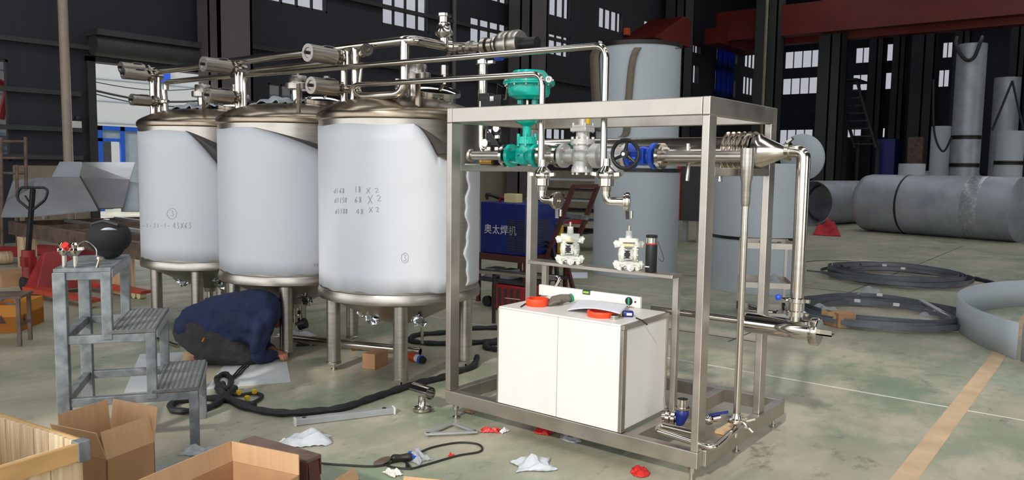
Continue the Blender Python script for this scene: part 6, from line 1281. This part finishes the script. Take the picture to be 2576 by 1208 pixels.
for k, (x, y) in enumerate([(2225, 670), (2272, 678), (2213, 745), (2157, 760), (2255, 770)]): q = gp(x, y, .14); tag(G().box(q.x-.03, q.x+.03, q.y-.02, q.y+.02, q.z, q.z+.03).build('paper_label', M['labelw'], smooth=False), ['white label on the far coil, left one', 'white label on the far coil, right one', 'white label on the near coil, middle one', 'white label on the near coil, left one', 'white label on the near coil, right one'][k], 'label', 'labels on the coils')
ftube([(2030, 682), (2100, 690), (2180, 700)], .012, 'loose_strip', M['coil'], 'loose strip end running left from the far coil', 'strip'); ftube([(2025, 660), (2090, 655), (2180, 658), (2240, 662)], .01, 'loose_strip', M['satin'], 'thin bright wire arc on the floor behind the far coil', 'wire')
ftube([(2400, 708), (2450, 706), (2490, 715), (2503, 722)], .03, 'loose_strip', M['rubber'], 'black strip end curling out right of the far coil', 'strip')
def solidcarton(px0, px1, h, d_, label, tilt=0):
    a, b = gp(*px0), gp(*px1); e = V((b.x-a.x, b.y-a.y, 0)); n_ = V((-e.y, e.x, 0)).normalized(); n_ = n_ if n_.dot(fw) > 0 else -n_; t = thing('carton', label, 'carton', (a+b)/2); P = [a, b, b+n_*d_, a+n_*d_]; P = [p+V((0, 0, .002)) for p in P]
    G().hexa(P, [p+V((0, 0, h)) for p in P]).build('carton_body', M['card'], t, bev=.003, smooth=False); return P, t
solidcarton((2108, 826), (2152, 826), .15, .2, 'small closed tan carton in front of the near strip coil')
P, t_ = solidcarton((2064, 814), (2100, 824), .06, .15, 'small torn tan carton left of the closed one'); G().prism([P[0]+V((0, 0, .06)), P[1]+V((0, 0, .06)), P[1]+V((.02, .03, .17)), P[0].lerp(P[1], .5)+V((0, .02, .14)), P[0]+V((0, .02, .16))], V((0, .006, 0))).build('torn_flap', M['cardin'], t_, smooth=False)
for k, (x, y, w_, lab) in enumerate([(2215, 822, .5, 'clear plastic wrap heap right of the closed tan carton'), (2310, 820, .55, 'clear plastic wrap heap below the near strip coil'), (2350, 795, .3, 'clear plastic wrap on the right edge of the near strip coil'), (2070, 785, .35, 'clear plastic wrap between the tool trolley and near coil'), (2190, 738, .25, 'clear plastic wrap at the edge of the far strip coil')]):
    crum2(gp(x, y), w_, .22, .1, 'plastic_wrap', lab, 30+k)
a, b = gp(2315, 755, .12), gp(2395, 800, .05); tag(G().bar(a, b, .06, .02).build('wood_batten', M['hop']), 'grey flat bar leaning on the near strip coil', 'bar')
# curved sheet ring at the right edge
ra, rb = gp(2405, 812), gp(2556, 905)
c = gp(2680, 800); R = .95
def circ3(p, q, s):
    ax, ay, bx, by, cx, cy = p.x, p.y, q.x, q.y, s.x, s.y; d = 2*(ax*(by-cy)+bx*(cy-ay)+cx*(ay-by))
    return V((((ax*ax+ay*ay)*(by-cy)+(bx*bx+by*by)*(cy-ay)+(cx*cx+cy*cy)*(ay-by))/d, ((ax*ax+ay*ay)*(cx-bx)+(bx*bx+by*by)*(ax-cx)+(cx*cx+cy*cy)*(bx-ax))/d, 0))
pm = gp(2440, 856); c = circ3(ra, rb, pm); R = (ra-c).length
zt_ = onY(2406, 740, ra.y).z; zt2 = onY(2560, 808, rb.y).z
t = thing('sheet_ring', 'curved pale sheet metal ring standing on the floor at the right edge', 'ring', (c.x, c.y, 0)); a1 = math.atan2(rb.y-c.y, rb.x-c.x)
a0 = math.atan2(ra.y-c.y, ra.x-c.x); R0 = R
hR = (zt_+zt2)/2
G().lathe([(R, .002), (R, hR)], (c.x, c.y, 0), n=90, ang=(a1-2*pi+.02, a1)).build('sheet_wall', M['greysheet'], t, solid=.008)
# horizontal vessels
def vessel(name, label, p0, p1, r, mt='greyspec', knuckle=True, wraps=(), openend=False):
    p0, p1 = V3(p0), V3(p1); d = (p1-p0); L = d.length; d = d.normalized(); t = thing(name, label, 'vessel', V(((p0.x+p1.x)/2, (p0.y+p1.y)/2, 0)), 0, 'horizontal steel vessels')
    pf = [(r*.0, -.28*r), (r*.45, -.24*r), (r*.8, -.12*r), (r*.96, .02*r), (r, .2*r), (r, L)] if knuckle else [(r, 0), (r, L)]
    if openend: pf = [(r-.02, L), (r-.02, 0), (r, 0), (r, L)] if not knuckle else pf+[(r-.02, L), (r-.02, L*.4)]
    else: pf += [(r*.9, L+.05*r), (0, L+.1*r)]
    G().lathe(pf, p0, d, 72).build('vessel_shell', M[mt], t)
    for w0, w1, m_ in wraps: G().lathe([(r+.004, w0), (r+.008, w0+.01), (r+.008, w1-.01), (r+.004, w1)], p0, d, 72).build('wrap_band', M[m_], t)
    return t
a, b = gp(2200, 585), gp(2535, 612); za_ = .0
D1 = (a-EYEV).dot(fw); D2 = (b-EYEV).dot(fw); rV = .5*(612-442)/F_PX*D2*.98
ah, bh = V((a.x, a.y, 0)), V((b.x, b.y, 0)); e = (bh-ah).normalized(); n_ = V((-e.y, e.x, 0)); n_ = n_ if n_.dot(fw) > 0 else -n_
b2 = gp(2545, 598); p1 = bh+n_*rV*.75+V((0, 0, rV)); p0 = gp(2165, 560); p0 = ah-e*.55+n_*rV*.6+V((0, 0, rV))
LV = (p1-p0).length
vessel('steel_vessel', 'longest grey horizontal vessel lying on the floor at the right, clear wrap band', p0, p1, rV, wraps=[(LV*.3, LV*.315, 'dark'), (LV*.72, LV*.82, 'tapewrap')])
for f_ in (.2, .8):
    p = p0.lerp(p1, f_)
q = onY(2580, 530, p1.y+.6); vessel('steel_vessel', 'grey vessel end cut by the right picture edge', (q.x+rV*.5, q.y+1.7, rV), (q.x+5., q.y-.5, rV), rV)
# open pipe shells left of the long vessel
c0_ = gp(2030, 568); rp = .5*(565-452)/F_PX*(c0_-EYEV).dot(fw); q = V((c0_.x, c0_.y, rp)); dd = V((.66, .75, 0)).normalized()
vessel('pipe_shell', 'short open grey pipe shell lying behind the right elbow pipe', q+n_*0+V((0, .4, 0)), q+V((0, .4, 0))+V((.25, .95, 0)).normalized()*2.6, rp, knuckle=False, openend=True)
cq = q+V((0, .4, 0))+V((.25, .95, 0)).normalized()*.7; tag(G().tube([cq+V((cos(a_)*(rp-.1), .1*sin(a_), sin(a_)*(rp-.1))) for a_ in [pi*.62+pi*.8*k/16 for k in range(17)]], .035, 8).build('black_hose', M['rubber']), 'black hose lying inside the open pipe shell', 'hose')
q = gp(2150, 545); vessel('steel_vessel', 'grey vessel behind the open pipe shell', V((q.x+.6, q.y+6.0, .85)), V((q.x+2.2, q.y+9.5, .85)), .85)
cloth([(2045, 592), (2115, 596), (2105, 572), (2060, 570)], 'red_cloth', 'small red cloth heap in front of the open pipe shell', .28)
# dished end standing upright, small drums and tall shells at the far right
q = onY(2005, 390, 15); t = thing('dished_end', 'round grey dished end leaning behind the pale drum', 'dished end', (q.x, 15.2, 0)); rd = .5*118/F_PX*(q-EYEV).dot(fw); zc = onY(2005, 396, 15).z
G().lathe([(0, -.3*rd), (.5*rd, -.24*rd), (.85*rd, -.1*rd), (rd, .08*rd), (rd, .2*rd), (rd-.02, .2*rd), (.8*rd, -.06*rd), (0, -.25*rd)], (q.x, 15.2, zc), (.15, 1, .12), 64).build('dished_plate', M['greysheet'], t)
q = onY(2016, 390, 15.3); G().box(q.x-.08, q.x+.08, 15.3, 15.5, 0, zc-rd*.3).build('support_block', M['dark'], t, smooth=False)
def tall(px0, px1, ytop, Y, label, mt='greysheet', rings=(), ybot=None, rim=True):
    a, b = onY(px0, ytop, Y), onY(px1, ytop, Y); cx = (a.x+b.x)/2; r = abs((b-a).dot(rt))/2; zt = (a.z+b.z)/2; t = thing('tall_shell', label, 'drum', (cx, Y, 0), 0, 'upright grey shells')
    G().lathe([(r-.015, .002), (r, .002), (r, zt), (r-.015, zt), (r-.015, .002)], (cx, Y, 0), n=64).build('shell_wall', M[mt], t)
    for py in rings: zr = onY((px0+px1)/2, py, Y).z; G().lathe([(r, zr-.07), (r+.02, zr-.06), (r+.02, zr-.01), (r, zr), (r+.02, zr+.01), (r+.02, zr+.06), (r, zr+.07)], (cx, Y, 0), n=64).build('ring_joint', M['dark'], t)
    return cx, r, zt
cx, r, zt = tall(2398, 2496, 112, 31, 'tallest upright grey shell at the far right', 'greyspec', (346, 416))
q = V((cx, 31-r-.03, zt)); tag(G().tube(spline([q+V((-.45, .3, .25)), q+V((-.4, 0, -.1)), q+V((-.1, -.05, -.55)), q+V((.15, -.05, -.5)), q+V((.3, 0, 0)), q+V((.3, .3, .2))], 6), .06, 8).build('lifting_sling', M['rubber']), 'black sling hanging over the rim of the tallest shell', 'sling')
tall(2337, 2400, 318, 33, 'shorter grey shell left of the tallest one'); cx2, r2_, zt2_ = tall(2496, 2590, 330, 32.5, 'grey shell right of the tallest one, dark ring near its foot', 'greysheet', (410,))
tall(2492, 2580, 196, 37, 'dim tall shell behind at the far right edge', 'greyspec')
for k in (-.5, .5): a = onY(2522, 205, 32); b = V((cx2+k*.9, 31.9-r2_*.6, zt2_)); tag(G().tube([V((cx2, 32, a.z)), b], .04, 6).build('sling_leg', M['rubber']), ['left leg of the black sling above the right shell', 'right leg of the black sling above the right shell'][k > 0], 'sling')
a, b = onY(2350, 230, 30.5), onY(2400, 300, 30.5); tag(G().tube(spline([onY(2348, 200, 30.5), onY(2350, 330, 30.5), onY(2372, 381, 30.5), onY(2394, 345, 30.5)], 8), .035, 8).build('hanging_sling', M['rubber']), 'black sling loop hanging left of the tallest shell', 'sling')
t_ = tall(2252, 2338, 412, 29, 'small low grey shell left of the upright shells')
for k, (x0, x1, y0, y1, mt, lab) in enumerate([(2205, 2250, 350, 395, 'bluedk', 'dark blue machine cabinet under the far windows'), (2098, 2130, 350, 385, 'darkgrey', 'grey dusty machine by the far column'), (2285, 2320, 345, 400, 'rust', 'dull olive cabinet left of the upright shells')]):
    a, b = onY(x0, y0, 41), onY(x1, y1, 41); t = thing('machine_cabinet', lab, 'cabinet', ((a.x+b.x)/2, 41.5, 0)); G().box(a.x, b.x, 41, 42.5, .6, a.z).build('body', M[mt], t, smooth=False); G().box(a.x+.1, b.x-.1, 41.1, 42.4, 0, .6).build('base', M['dark'], t, smooth=False)
q = onY(1450, 500, 30)
